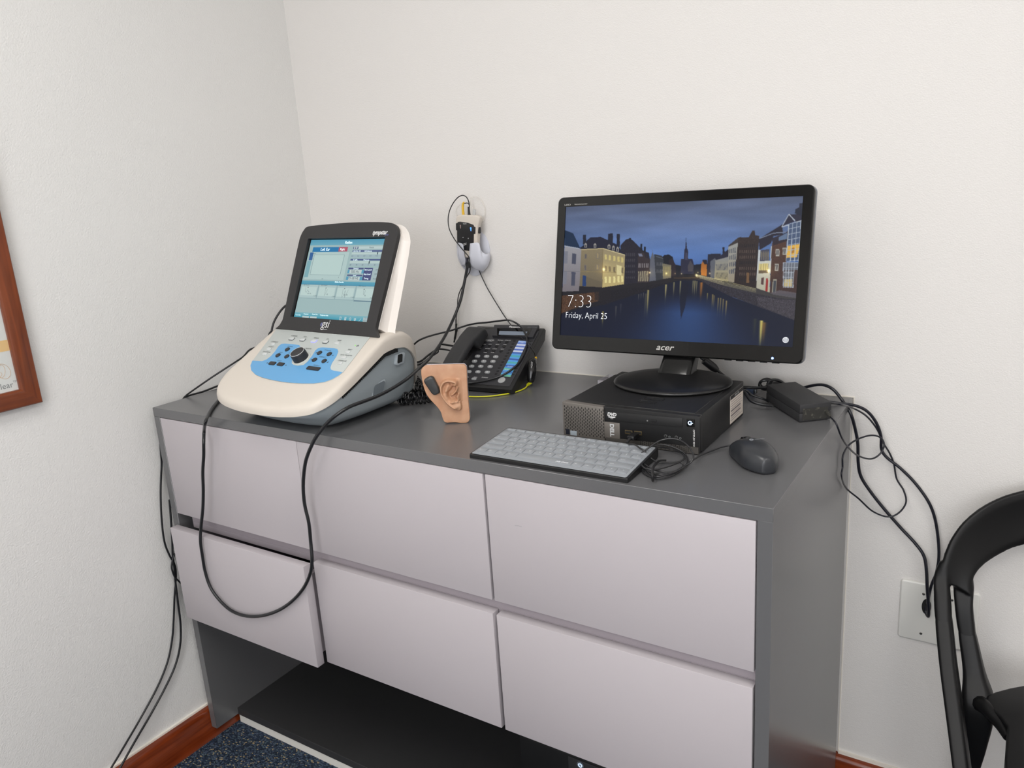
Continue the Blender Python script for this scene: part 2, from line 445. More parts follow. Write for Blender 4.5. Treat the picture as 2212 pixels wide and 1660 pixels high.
b.tube(arc, 0.0007, n=6); b.tube([(lx, -0.0038, lz+0.0008), (lx, -0.0038, lz+0.0052)], 0.0007, n=6, smooth=False)
b.build('power_symbol', mat('blue_white_glow', (200, 220, 255), 0.4, emit=(190, 215, 255), strength=1.6), o)

# ------------------------------------------------------------------ picture frame on the left wall (its lower right corner is in view)
FY1, FY0, FZ0, FZ1, FW = -0.8255, -1.36, 0.9755, 1.70, 0.0365
t = thing('picture_frame', 'cherry wood picture frame on the left wall with a poster under glass', 'picture frame', (0, (FY0+FY1)/2, FZ0))
yc = (FY0+FY1)/2
def molding(name, a, b_, along, m):
    # mitred stick from a to b_ (outer corners, y,z), profile toward the inside
    (ya, za), (yb, zb) = a, b_
    inn = {'z': lambda y, z, d: (y+(d if y < yc else -d), z)}
    hy = FY0 + FY1
    def P(y, z, d):  # offset of an outer corner inwards by d
        return (y+(d if y < yc else -d), z+(d if z < (FZ0+FZ1)/2 else -d))
    prof = [(0, 0.0005), (0, 0.017), (0.002, 0.0195), (FW-0.008, 0.0215), (FW-0.003, 0.020), (FW, 0.016), (FW, 0.0005)]
    r = []
    for (y, z) in (a, b_):
        ring = []
        for d, x in prof:
            q = P(y, z, d); ring.append((x, q[0]-yc, q[1]-FZ0))
        r.append(ring)
    return B().loft(r).build(name, m, t, smooth=35)
molding('frame_side', (FY1, FZ0), (FY1, FZ1), 'z', M_FRAME_Z)
molding('frame_side', (FY0, FZ0), (FY0, FZ1), 'z', M_FRAME_Z)
molding('frame_side', (FY0, FZ0), (FY1, FZ0), 'y', M_FRAME_Y)
molding('frame_side', (FY0, FZ1), (FY1, FZ1), 'y', M_FRAME_Y)
Mf = Matrix(((0, 0, 1, 0.0), (1, 0, 0, 0), (0, 1, 0, 0), (0, 0, 0, 1)))   # local x->y, y->z, z->x
hw = (FY1-FY0)/2-FW+0.001
o = B().prism([(-hw, FW-0.001), (hw, FW-0.001), (hw, FZ1-FZ0-FW), (-hw, FZ1-FZ0-FW)], 0.004, 0.008, Mf).build('poster', mat('poster_paper', (214, 217, 214), 0.7), t, smooth=0)
q = lambda px, py: (lambda P: (P.y-yc, P.z-FZ0))(onx(px, py, 0.009))
# yellow band at the right edge of the sheet
a0 = q(0, 737); a1 = q(12, 735); c1 = q(14, 759); c0 = q(0, 764)
B().prism([(-hw, a1[1]+0.004), (hw, a1[1]), (hw, c1[1]), (-hw, c1[1]+0.004)], 0.008, 0.0083, Mf).build('yellow_band', mat('yellow_print', (226, 178, 66), 0.6), o, smooth=0)
e = q(29, 831)
b = B(); b.text('Cochlear', 0.0165, Mf @ Matrix.Translation((e[0], e[1], 0.0083)), align='RIGHT'); b.text('TM', 0.006, Mf @ Matrix.Translation((e[0]+0.0006, e[1]+0.005, 0.0083)))
b.build('lettering', mat('dark_print', (58, 62, 62), 0.6), o, smooth=0)
b = B()
cA = q(8, 803)
for k, (dx, dy, r1, r2, tw) in enumerate(((0, 0, 0.012, 0.016, 0.3), (-0.004, 0.001, 0.007, 0.013, -0.2), (-0.012, -0.004, 0.008, 0.005, 0.0))):
    b.tube([(0.0084, cA[0]+dx+r1*math.cos(a)*math.cos(tw)-r2*math.sin(a)*math.sin(tw), cA[1]+dy+r1*math.cos(a)*math.sin(tw)+r2*math.sin(a)*math.cos(tw)) for a in [i*2*PI/20 for i in range(21)]], 0.0004, n=4, res=2)
b.build('line_drawing', mat('tan_print', (206, 160, 104), 0.6), o)
B().prism([(-hw, FW-0.001), (hw, FW-0.001), (hw, FZ1-FZ0-FW), (-hw, FZ1-FZ0-FW)], 0.0095, 0.0105, Mf).build('glass', mat('clear_glass', (245, 248, 248), 0.03, alpha=0.12), t, smooth=0)

# ------------------------------------------------------------------ wall plate with cable hole
t = thing('wall_plate', 'white double outlet plate with cables passing through a hole, behind the chair', 'wall plate', (1.5660, 0, 0.398))
PW, PH = 0.1385, 0.131
Mp = Mxz(0.0)
B().prism(rrect(0, 0, PW, PH, 0.006), 0.0004, 0.0062, Mp, bev=0.0035, seg=3).build('plate', mat('white_plate', (222, 221, 216), 0.3), t)
h = ony(2002, 1308, 0)
hx_, hz_ = h.x-1.5660, h.z-0.398
hole = B().prism(circle(hx_, hz_, 0.0085, ry=0.017), 0.0060, 0.0066, Mp).build('cable_hole', mat('hole_dark', (20, 20, 20), 0.8), t, smooth=0)
for k, (px, py) in enumerate(((1996, 1281), (1990, 1366), (2057, 1294), (2050, 1382))):
    s = ony(px, py, 0); sx_, sz_ = s.x-1.5660, s.z-0.398
    o = B().prism(circle(sx_, sz_, 0.0028, 14), 0.0060, 0.0070, Mp, bev=0.0005).build('screw', mat('steel_screw', (150, 148, 142), 0.3, metal=0.9), t)
    B().box((sx_-0.0022, -0.0072, sz_-0.0004), (sx_+0.0022, -0.0070, sz_+0.0004)).build('slot', MATS['hole_dark'], o, smooth=0)
# ------------------------------------------------------------------ hearing-test console (tilted screen, cream shell)
TO = Vector((0.4528, -0.3685, 0.9)); TY = -0.059
tym = thing('hearing_test_console', 'cream and blue medical console with tilted black-framed screen, on the left of the cabinet', 'medical device', TO, TY)
TL = to_local(tym)
trt = Vector((math.cos(TY), math.sin(TY), 0)); tbk = Vector((-math.sin(TY), math.cos(TY), 0))
TILT = 0.4395
tup = Vector((0, 0, math.cos(TILT))) + tbk*math.sin(TILT)
cr = lambda a, b_: (460+a/3.609, 460+b_/3.609)
TC = Vector((0.45280, -0.36847, 1.17686))     # centre of the screen
def lerp(t, tab):
    for (a, va), (b_, vb) in zip(tab, tab[1:]):
        if t <= b_:
            k = max(0, (t-a)/(b_-a)); return va+(vb-va)*k
    return tab[-1][1]
SL = 0.51
def zt(v):
    return lerp(v, ((-0.27, 0.0565), (-0.240, 0.0693), (-0.053, 0.1647), (-0.02, 0.1690), (0.015, 0.1665), (0.040, 0.153), (0.058, 0.130), (0.070, 0.098), (0.078, 0.06)))
# plan outline of the cream shell
def outline():
    pts = []
    half = [(0.0, -0.267), (0.05, -0.2655), (0.10, -0.259), (0.135, -0.249), (0.158, -0.236), (0.174, -0.216), (0.182, -0.190), (0.1835, -0.16),
            (0.1825, -0.12), (0.180, -0.07), (0.177, -0.02), (0.172, 0.02), (0.163, 0.05), (0.148, 0.069), (0.125, 0.078), (0.06, 0.081), (0.0, 0.081)]
    c = catmull([(x, y, 0) for x, y in half], 4)
    right = [(p.x, p.y) for p in c]
    left = [(-x, y) for x, y in right[1:-1]][::-1]
    return right+left
OUT = outline()
def shell_ring(o, dz, pts=OUT, zf=None):
    return [(x, y, (zf or zt)(y)+dz) for x, y in inset(pts, o)]
def thick(v): return lerp(v, ((-0.27, 0.018), (-0.15, 0.026), (0.0, 0.034), (0.05, 0.04), (0.08, 0.03)))
rings = [[(x, y, zt(y)-thick(y)) for x, y in inset(OUT, 0.006)], [(x, y, zt(y)-thick(y)) for x, y in OUT],
         shell_ring(-0.0006, -0.011), shell_ring(0.0008, -0.0055), shell_ring(0.0035, -0.0022), shell_ring(0.0085, -0.0004), shell_ring(0.016, 0.0)]
cxm, cym = 0.0, -0.09
base = inset(OUT, 0.016)
for s_ in (0.9, 0.8, 0.68, 0.55, 0.42, 0.3, 0.18, 0.07):
    rings.append([(x*s_, (y-cym)*s_+cym, zt((y-cym)*s_+cym)) for x, y in base])
B().loft(rings).build('shell', M_CREAM, tym, smooth=50)
# grey body below the shell
M_BODY = mat('blue_grey_plastic', (152, 161, 166), 0.45, bump=(1200, 0.1, 0.0002))
def bz(v): return zt(v)-thick(v)+0.002
def body_pts(o_f, o_s):
    p = []
    for (x, y) in inset(OUT, o_s):
        k = max(0.0, min(1.0, (-y-0.10)/0.165)); p.append((x*(1-0.12*k*(o_f/0.1)), y+(o_f-o_s)*k))
    return p
rings = []
for o_f, o_s, z, in ((0.006, 0.006, None), (0.010, 0.008, 'm'), (0.035, 0.012, 0.030), (0.055, 0.026, 0.016), (0.075, 0.046, 0.006), (0.09, 0.070, 0.0005)):
    r = []
    for x, y in body_pts(o_f, o_s):
        zz = bz(y) if z is None else (bz(y)*0.55+0.030*0.45 if z == 'm' else z)
        r.append((x, y, zz))
    rings.append(r)
B().loft(rings).build('body', M_BODY, tym, smooth=50)
for fx, fy in ((-0.09, -0.14), (0.09, -0.14), (-0.1, 0.0), (0.1, 0.0)):
    B().prism(circle(fx, fy, 0.01, 16), 0.0, 0.004).build('foot', M_RUBBER, tym)
# row of vent slots along the right side under the shell
b = B()
n = 40
for k in range(n):
    v = -0.178+k*(0.165/n)
    z = zt(v)-thick(v)-0.0045
    b.box((0.168, v, z-0.0042), (0.1788, v+0.0022, z+0.0032))
b.build('side_vents', mat('vent_black', (16, 17, 18), 0.8), tym, smooth=0)
# rib below vents, sockets and bay on the right side
def side(a, b_, u=0.176):
    P = onplane(*cr(a, b_), TO+trt*u, trt); q = TL @ P; return (q.y, q.z)
Ms = Matrix(((0, 0, 1, 0), (1, 0, 0, 0), (0, 1, 0, 0), (0, 0, 0, 1)))
M_BODY2 = mat('pale_blue_grey_plastic', (156, 164, 170), 0.45)
poly = [side(*q) for q in ((1435, 1105), (1490, 1088), (1500, 1100), (1490, 1170), (1435, 1192), (1425, 1180))]
o = B().prism(round_poly(poly, 0.003), 0.170, 0.1768, Ms, bev=0.001).build('socket_frame', M_BODY2, tym)
poly = [side(*q) for q in ((1440, 1108), (1472, 1098), (1476, 1108), (1474, 1160), (1440, 1175), (1436, 1165))]
B().prism(poly, 0.175, 0.1772, Ms).build('socket', MATS['vent_black'], o, smooth=0)
poly = [side(*q) for q in ((1262, 1345), (1350, 1300), (1362, 1310), (1345, 1390), (1330, 1410), (1250, 1440), (1250, 1420))]
o = B().prism(round_poly(poly, 0.006), 0.160, 0.1715, Ms, bev=0.001).build('bay_rim', M_BODY2, tym)
q_ = [Vector((a, b_)) for a, b_ in poly]; c_ = sum(q_, Vector((0, 0)))/len(q_)
B().prism(round_poly([tuple(c_+(p_-c_)*0.84) for p_ in q_], 0.006), 0.165, 0.1722, Ms).build('bay', mat('bay_grey', (104, 112, 118), 0.5), o, smooth=0)

# -------- control panel overlay, lying on the sloping face
SN = Vector((0, -SL, 1)).normalized(); SU = Vector((0, 1, SL)).normalized()
P0L = Vector((0, -0.053, 0.1650)); 
Rz = Matrix.Rotation(TY, 3, 'Z')
def on_slope(px, py):
    P = onplane(px, py, TO+Rz @ P0L, Rz @ SN); q = TL @ P - P0L
    return (q.x, q.dot(SU))
Mc = Matrix.Translation(P0L) @ Matrix(((1, 0, 0, 0), (0, SU.y, SN.y, 0), (0, SU.z, SN.z, 0), (0, 0, 0, 1)))
c7 = lambda a, b_: on_slope(520+a/7.9, 690+b_/7.9)
M_PANEL = mat('pale_grey_panel', (186, 192, 190), 0.42, bump=(1400, 0.1, 0.0002))
M_BLUE = mat('sky_blue_panel', (98, 160, 208), 0.42, bump=(1400, 0.1, 0.0002))
L = [c7(*q) for q in ((615, 172), (205, 715), (172, 800), (185, 880), (260, 955), (500, 1035), (850, 1092), (1050, 1104), (1250, 1104), (1430, 1080), (1570, 1030), (1680, 965), (1750, 908), (2208, 310))]
pan = B().prism(catmull_closed(L, 4) if False else L, 0.0001, 0.0012, Mc, bev=0.0005).build('control_panel', M_PANEL, tym)
L = [c7(*q) for q in ((205, 715), (172, 800), (185, 880), (260, 955), (370, 1000), (500, 1035), (680, 1070), (850, 1092), (1050, 1104), (1250, 1104), (1430, 1080), (1570, 1030), (1680, 965), (1740, 912),
     (1600, 890), (1545, 870), (1535, 830), (1560, 760), (1640, 640), (1670, 560), (1655, 520), (1600, 503), (1400, 490), (1330, 500), (1280, 540), (1220, 640), (1150, 730), (1080, 790), (980, 805), (910, 790), (880, 750), (880, 690), (900, 620),
     (1000, 500), (1020, 470), (1000, 450), (900, 435), (760, 425), (700, 430), (650, 470), (590, 560), (520, 640), (440, 700), (370, 725))]
B().prism(L, 0.0012, 0.0016, Mc).build('blue_field', M_BLUE, pan, smooth=0)
bt = lambda a, b_: c7(a, b_)
M_KEYG = mat('pale_key', (196, 200, 200), 0.35)
M_INK = mat('dark_grey_ink', (70, 74, 78), 0.6)
def key(a, b_, w_, h_, m=M_KEYG, z=0.0036, r=None, edge=None):
    x, y = bt(a, b_)
    if edge: B().prism(rrect(x-w_/2-0.0012, y-h_/2-0.0016, x+w_/2+0.0012, y+h_/2+0.0010, 0.0028), 0.0012, 0.0020, Mc).build('key_surround', edge, pan, smooth=0)
    return B().prism(rrect(x-w_/2, y-h_/2, x+w_/2, y+h_/2, r or 0.0022), 0.0012, z, Mc, bev=0.0010, seg=3).build('key', m, pan)
M_SUR = mat('grey_key_surround', (92, 96, 98), 0.5)
M_SUR2 = mat('lit_key_surround', (150, 150, 215), 0.5, emit=(150, 150, 240), strength=0.7)
for i, (a, b_) in enumerate(((878, 345), (1065, 362), (1258, 382), (1455, 400), (1655, 420))):
    key(a, b_, 0.0135, 0.0075, edge=(M_SUR2 if i == 2 else M_SUR) if i < 4 else None)
for a, b_ in ((556, 436), (490, 522), (420, 606), (1838, 575), (1770, 667), (1702, 763)): key(a, b_, 0.0125, 0.0072)
M_BTN = mat('charcoal_button', (38, 40, 44), 0.4)
for a, b_ in ((805, 530), (645, 630), (795, 650), (1353, 590), (1520, 610), (1268, 708), (1433, 728)):
    x, y = bt(a, b_); B().prism(circle(x, y, 0.0060, 22, ry=0.0062), 0.0015, 0.0042, Mc, bev=0.0014, seg=3).build('round_button', M_BTN, pan)
for a, b_, w_ in ((549, 767, 0.0200), (692, 783, 0.0200), (1250, 855, 0.0385)):
    x, y = bt(a, b_); B().prism(rrect(x-w_/2, y-0.0050, x+w_/2, y+0.0050, 0.0025), 0.0015, 0.0040, Mc, bev=0.0012, seg=3).build('bar_button', M_BTN, pan)
# big dial
x, y = bt(1030, 690); x0, y0 = x-0.0005, y+0.002
B().prism(circle(x0, y0, 0.0215, 40), 0.0012, 0.0022, Mc, bev=0.0006).build('dial_ring', mat('light_dial_ring', (190, 194, 190), 0.4), pan)
Mk = Mc @ Matrix.Translation((x0, y0, 0.002))
dial = B().lathe([(0.0172, 0), (0.0168, 0.0145), (0.0160, 0.0172), (0.0150, 0.0180), (0.0146, 0.0176), (0.001, 0.0172)], 48, Mk).build('dial', mat('charcoal_dial', (36, 36, 38), 0.45), pan)
B().tube([Mk @ Vector((0.0155*math.cos(2*PI*k/48), 0.0155*math.sin(2*PI*k/48), 0.0178)) for k in range(49)], 0.0005, n=6, smooth=False).build('dial_trim', mat('bright_trim', (210, 212, 212), 0.3), dial)
# triangles and captions
for a, b_, s_ in ((455, 756, 'l'), (783, 797, 'r'), (1300, 585, 'd'), (1578, 628, 'u'), (1214, 700, 'd'), (1493, 742, 'u')):
    x, y = bt(a, b_); k = 0.0020
    tri = {'l': [(k, -k), (k, k), (-k, 0)], 'r': [(-k, -k), (-k, k), (k, 0)], 'u': [(-k, -k), (k, -k), (0.5*k, k)], 'd': [(-k, k), (k, k), (-k, -k)]}[s_]
    B().prism([(x+p, y+q) for p, q in tri], 0.0016, 0.0019, Mc).build('arrow_mark', M_INK, pan, smooth=0)
b = B()
def cap(b, s_, a, b_, size=0.0046, al='CENTER', z=0.0018):
    x, y = bt(a, b_); B().text(s_, size, Mc @ Matrix.Translation((x, y, z)), align=al).build('caption', M_INK, pan, smooth=0)
for s_, a, b_ in (('SCREENER', 918, 295), ('TYMP', 1103, 313), ('REFLEX', 1297, 332), ('ETF', 1488, 350), ('MORE', 1692, 372), ('COMMENTS', 585, 397), ('PATIENT', 522, 480), ('DATA ERASE', 450, 567),
                  ('MANUAL', 850, 475), ('HOLD', 693, 578), ('STOP', 850, 590), ('START', 665, 722), ('PRESSURE', 1160, 512), ('STIMULUS', 1490, 542), ('INTENSITY', 1405, 658), ('PRESENT', 1298, 800),
                  ('PRINT', 1872, 530), ('DATA TRANSFER', 1805, 625), ('CONFIGURE', 1737, 720)):
    cap(b, s_, a, b_)
x, y = bt(2000, 465)
b.tube([Mc @ Vector((x+0.0028*math.cos(2*PI*k/20), y+0.0028*math.sin(2*PI*k/20), 0.0014)) for k in range(21)], 0.0004, n=4, smooth=False)
b.tube([Mc @ Vector((x, y, 0.0014)), Mc @ Vector((x, y+0.0026, 0.0014))], 0.0004, n=4, smooth=False)
b.build('power_symbol', M_INK, pan, smooth=0)
x, y = bt(1960, 455)
B().prism(circle(x, y, 0.0011, 10), 0.0012, 0.0018, Mc).build('green_lamp', mat('green_glow', (120, 200, 60), 0.4, emit=(120, 210, 60), strength=0.8), pan)

# -------- display head: in the screen plane, local a (right), b (up), n (towards the viewer)
cd = TL @ TC
ub = Vector((0, math.sin(TILT), math.cos(TILT))); nb = Vector((0, -math.cos(TILT), math.sin(TILT)))
Md = Matrix.Translation(cd) @ Matrix(((1, 0, 0, 0), (0, ub.y, nb.y, 0), (0, ub.z, nb.z, 0), (0, 0, 0, 1)))
def on_disp(px, py):
    P = onplane(px, py, TC, trt.cross(tup)); q = P-TC; return (q.dot(trt), q.dot(tup))
dout = [(-0.1700, -0.1240), (-0.160, -0.117), (-0.1535, -0.107), (-0.1510, -0.09), (-0.1545, 0.0), (-0.1565, 0.08), (-0.155, 0.100), (-0.148, 0.115), (-0.136, 0.1225), (-0.09, 0.1255), (0.0, 0.1285),
        (0.09, 0.1275), (0.134, 0.1240), (0.149, 0.117), (0.157, 0.103), (0.1585, 0.085), (0.156, 0.0), (0.152, -0.09), (0.1535, -0.107), (0.158, -0.115), (0.166, -0.1240)]
dout = [(p.x, p.y) for p in catmull([(x, y, 0) for x, y in dout], 3)]
SW, SH = 0.2458/2, 0.1843/2
# black fascia with the screen opening
def holed(b, outer, hole_, z0, z1, M):
    """plate with a hole: front face z1, sides, hole walls"""
    bm = b.bm
    fo = [bm.verts.new(M @ Vector((x, y, z1))) for x, y in outer]; ho = [bm.verts.new(M @ Vector((x, y, z1))) for x, y in hole_]
    fb = [bm.verts.new(M @ Vector((x, y, z0))) for x, y in outer]; hb_ = [bm.verts.new(M @ Vector((x, y, z0))) for x, y in hole_]
    ed = []
    for ringv in (fo, ho):
        for i in range(len(ringv)): ed.append(bm.edges.new((ringv[i-1], ringv[i])))
    bmesh.ops.triangle_fill(bm, edges=ed, use_beauty=True)
    for A, C in ((fo, fb), (hb_, ho)):
        for i in range(len(A)): bm.faces.new((A[i-1], A[i], C[i], C[i-1]))
    return b
SX, SY = SW+0.0035, SH+0.0012
b = holed(B(), dout, [(-SX, -SY), (SX-0.003, -SY), (SX-0.003, SY), (-SX, SY)], -0.006, 0.0030, Md)
b.build('display_bezel', mat('charcoal_fascia', (42, 41, 42), 0.5, bump=(1600, 0.15, 0.0002)), tym, smooth=30)
# white back housing, deeper towards the bottom
hs = [p for p in dout if p[1] > -0.105]
def hring(o, n0, n1):
    r = []
    for x, y in inset(hs, o):
        n_ = n0+(n1-n0)*((0.128-y)/0.23); r.append((x, y+0.9*n_*max(0.0, (y-0.02)/0.108), n_))
    return r
B().loft([hring(0.0012, -0.0066, -0.0066), hring(0.0002, -0.0075, -0.0085), hring(0.0004, -0.010, -0.020), hring(0.004, -0.014, -0.030), hring(0.02, -0.017, -0.036)], Md).build('display_housing', mat('warm_white_plastic', (224, 218, 212), 0.38), tym, smooth=45)
b = B(); b.prism([(-SX, -SY), (SX, -SY), (SX, SY), (-SX, SY)], -0.0062, -0.0050, Md); b.build('screen_well', mat('well_black', (10, 10, 11), 0.9, spec=0.05), tym, smooth=0)

def emis_mat(name, k=1.0, rough=0.25, spec=0.5):
    m = mat(name, (8, 8, 8), rough, spec=spec)
    nt = m.node_tree; b = nt.nodes['Principled BSDF']
    a = nt.nodes.new('ShaderNodeVertexColor'); a.layer_name = 'Col'
    nt.links.new(a.outputs['Color'], b.inputs['Emission Color']); b.inputs['Emission Strength'].default_value = k
    return m
def picture_mesh(name, img, x0, y0, x1, y1, z, M, m, parent):
    """img: numpy H x W x 3 (linear); a fine grid of vertices carrying the displayed picture"""
    Hn, Wn = img.shape[:2]
    xs = np.linspace(x0, x1, Wn); ys = np.linspace(y1, y0, Hn)
    X, Y = np.meshgrid(xs, ys)
    co = np.stack([X, Y, np.full_like(X, z)], -1).reshape(-1, 3)
    A = np.array(M); co = co @ A[:3, :3].T + A[:3, 3]
    me = bpy.data.meshes.new(name)
    nf = (Hn-1)*(Wn-1)
    me.vertices.add(Hn*Wn); me.vertices.foreach_set('co', co.ravel())
    i = np.arange(Hn-1)[:, None]*Wn+np.arange(Wn-1)[None, :]
    q = np.stack([i, i+Wn, i+Wn+1, i+1], -1).reshape(-1)
    me.loops.add(nf*4); me.loops.foreach_set('vertex_index', q)
    me.polygons.add(nf); me.polygons.foreach_set('loop_start', np.arange(nf)*4)
    me.update(calc_edges=True)
    c = me.color_attributes.new('Col', 'FLOAT_COLOR', 'POINT')
    rgba = np.ones((Hn*Wn, 4), np.float32); rgba[:, :3] = img.reshape(-1, 3)
    c.data.foreach_set('color', rgba.ravel())
    me.materials.append(m)
    o = bpy.data.objects.new(name, me); COL.objects.link(o); o.parent = parent
    return o

# ---- tiny painter (pictures shown on the two screens)
def nlin(c):
    c = np.asarray(c, float)/255.0
    return np.where(c <= 0.04045, c/12.92, ((c+0.055)/1.055)**2.4)
class Canvas:
    def __init__(s, w, h, rgb):
        s.w, s.h = w, h
        s.a = np.zeros((h, w, 3)); s.a[:] = np.array(rgb, float)
        s.X, s.Y = np.meshgrid(np.arange(w)+0.5, np.arange(h)+0.5)
    def mask(s, pts):
        P = np.array(pts, float); m = np.zeros((s.h, s.w), bool)
        x0, x1 = max(0, int(P[:, 0].min())-1), min(s.w, int(P[:, 0].max())+2); y0, y1 = max(0, int(P[:, 1].min())-1), min(s.h, int(P[:, 1].max())+2)
        if x1 <= x0 or y1 <= y0: return m
        X = s.X[y0:y1, x0:x1]; Y = s.Y[y0:y1, x0:x1]; r = np.zeros(X.shape, bool)
        for i in range(len(P)):
            ax, ay = P[i-1]; bx_, by = P[i]
            if ay == by: continue
            c = ((ay > Y) != (by > Y)) & (X < (bx_-ax)*(Y-ay)/(by-ay)+ax); r ^= c
        m[y0:y1, x0:x1] = r
        return m
    def poly(s, pts, rgb, al=1.0, tex=0.0, rgb2=None, seed=0):
        m = s.mask(pts)
        c = np.array(rgb, float)
        if rgb2 is not None:
            P = np.array(pts, float); t = np.clip((s.Y-P[:, 1].min())/max(1, np.ptp(P[:, 1])), 0, 1)[..., None]
            full = c*(1-t)+np.array(rgb2, float)*t
        else: full = np.broadcast_to(c, s.a.shape)
        if tex:
            rs = np.random.RandomState(seed+1); n = rs.rand(s.h, s.w, 1); full = full*(1+tex*(n-0.5)*2)
        s.a[m] = s.a[m]*(1-al)+full[m]*al
    def rect(s, x0, y0, x1, y1, rgb, al=1.0, rgb2=None): s.poly([(x0, y0), (x1, y0), (x1, y1), (x0, y1)], rgb, al, rgb2=rgb2)
    def line(s, x0, y0, x1, y1, w_, rgb, al=1.0):
        d = np.array((x1-x0, y1-y0), float); l = np.hypot(*d); 
        if l == 0: return
        nx, ny = -d[1]/l*w_/2, d[0]/l*w_/2
        s.poly([(x0+nx, y0+ny), (x1+nx, y1+ny), (x1-nx, y1-ny), (x0-nx, y0-ny)], rgb, al)
    def glow(s, x, y, rx, ry, rgb, k=1.0):
        g = np.exp(-(((s.X-x)/rx)**2+((s.Y-y)/ry)**2))[..., None]*k
        s.a = s.a+(255-s.a)*0+np.array(rgb, float)*g
    def streak(s, x, y0, y1, w_, rgb, k=0.8):
        t = np.clip((s.Y-y0)/(y1-y0), 0, 1); ins = (s.Y >= y0-2) & (s.Y <= y1+14)
        ww = w_*(1-0.35*t); g = np.exp(-((s.X-x)/ww)**2)*np.where(s.Y < y1, (1-t**2*0.8), 0.2*np.exp(-(s.Y-y1)/8))*ins
        g = (g*k)[..., None]; s.a = s.a*(1-g)+np.array(rgb, float)*g
    def blur(s, n=1, m=None):
        a = s.a
        for _ in range(n):
            p = np.pad(a, ((1, 1), (1, 1), (0, 0)), 'edge')
            b_ = (p[:-2, 1:-1]+p[2:, 1:-1]+p[1:-1, :-2]+p[1:-1, 2:]+4*p[1:-1, 1:-1])/8
            a = b_ if m is None else np.where(m[..., None], b_, a)
        s.a = a
    def lin(s, k=1.0): return nlin(np.clip(s.a, 0, 255)*1.0)*k
# screen contents, in pixels of a homography from the photographed quad to a 440x330 sheet
def homog(src, dst):
    A = []
    for (x, y), (u, v) in zip(src, dst):
        A.append([x, y, 1, 0, 0, 0, -u*x, -u*y, -u]); A.append([0, 0, 0, x, y, 1, -v*x, -v*y, -v])
    _, _, V = np.linalg.svd(np.array(A, float)); Hm = V[-1].reshape(3, 3)
    def f(x, y):
        p = Hm @ np.array((x, y, 1.0)); return (p[0]/p[2], p[1]/p[2])
    return f
CW, CH = 440, 330
hs2 = homog([(492, 238), (1555, 233), (1300, 1440), (240, 1360)], [(0, 0), (CW, 0), (CW, CH), (0, CH)])
cv = Canvas(CW, CH, (176, 205, 206))
def R4(a0, b0, a1, b1, rgb, al=1.0):   # rectangle given by its upper-left and lower-right photo corners
    x0, y0 = hs2(a0, b0); x1, y1 = hs2(a1, b1); cv.rect(x0, y0, x1, y1, rgb, al)
cv.rect(0, 0, CW, 24, (92, 170, 200), rgb2=(120, 186, 208))
R4(520, 345, 885, 415, (36, 132, 190)); R4(885, 345, 995, 415, (196, 96, 118))
R4(478, 415, 940, 825, (196, 222, 220)); 
x0, y0 = hs2(535, 455); x1, y1 = hs2(885, 757); cv.rect(x0, y0, x1+4, y1, (120, 150, 160)); cv.rect(x0+1.2, y0+1.2, x1+2.8, y1-1.2, (204, 230, 226))
R4(478, 418, 500, 535, (60, 110, 170)); R4(440, 540, 440, 780, (140, 190, 200))
R4(1085, 340, 1530, 380, (205, 226, 226)); R4(1085, 342, 1150, 378, (92, 112, 150))
for k in (1102, 1130): 
    x, y = hs2(k, 360); cv.poly([(x+3.6*math.cos(t), y+5*math.sin(t)) for t in np.linspace(0, 6.28, 14)], (222, 232, 234))
R4(1075, 392, 1530, 424, (96, 112, 158)); R4(1062, 424, 1530, 462, (204, 226, 224)); R4(1062, 462, 1530, 500, (176, 200, 208))
R4(1045, 520, 1500, 552, (90, 106, 154)); R4(1035, 552, 1500, 590, (204, 226, 224)); R4(1030, 590, 1500, 630, (176, 200, 208))
for a0, b0, a1, b1 in ((1415, 425, 1421, 460), (1300, 556, 1306, 590)): R4(a0, b0, a1, b1, (60, 80, 96))
R4(1015, 648, 1222, 678, (86, 98, 144)); R4(1005, 678, 1222, 735, (96, 172, 204)); R4(1032, 680, 1190, 735, (212, 228, 228))
R4(995, 745, 1205, 775, (86, 98, 144)); R4(985, 775, 1205, 832, (96, 172, 204)); R4(1015, 777, 1165, 832, (212, 228, 228))
x0, y0 = hs2(1238, 650); x1, y1 = hs2(1320, 835); cv.rect(x0, y0, x1, y1, (80, 88, 138))
for k in range(3): cv.rect(x1, y0+k*(y1-y0)/3, CW, y0+(k+1)*(y1-y0)/3-1, (182, 204, 208))
xa, ya_ = hs2(370, 825); xb, yb = hs2(1400, 895); cv.rect(0, ya_, CW, ya_+17, (104, 182, 204), rgb2=(84, 164, 196))
yt = hs2(360, 880)[1]; yb2 = hs2(340, 1060)[1]
for k in range(4):
    x0 = 3+k*109; hi = 4 if k == 3 else 0
    cv.rect(x0, yt, x0+106, yb2+6+hi, (118, 150, 164)); cv.rect(x0+1, yt+1, x0+105, yb2+5, (190, 216, 216)); cv.rect(x0+5, yt+10, x0+99, yb2-6, (208, 232, 228))
    for q in ([(30, 12), (33, 30), (40, 34), (46, 22), (52, 30), (58, 32)], [(44, 14), (43, 44), (47, 40), (55, 18)], [(36, 14), (38, 48), (44, 44), (50, 20), (54, 48), (68, 16)], [(44, 14), (46, 32), (50, 34), (54, 16)])[k:k+1]:
        for (ax, ay), (bx_, by) in zip(q, q[1:]): cv.line(x0+ax, yt+ay, x0+bx_, yt+by, 1.0, (90, 104, 116), 0.8)
    cv.line(x0+42, yt+13, x0+47, yt+13, 3, (60, 60, 80)); 
ybar = hs2(255, 1285)[1]
cv.rect(0, ybar, CW, CH, (140, 198, 210), rgb2=(70, 170, 196))
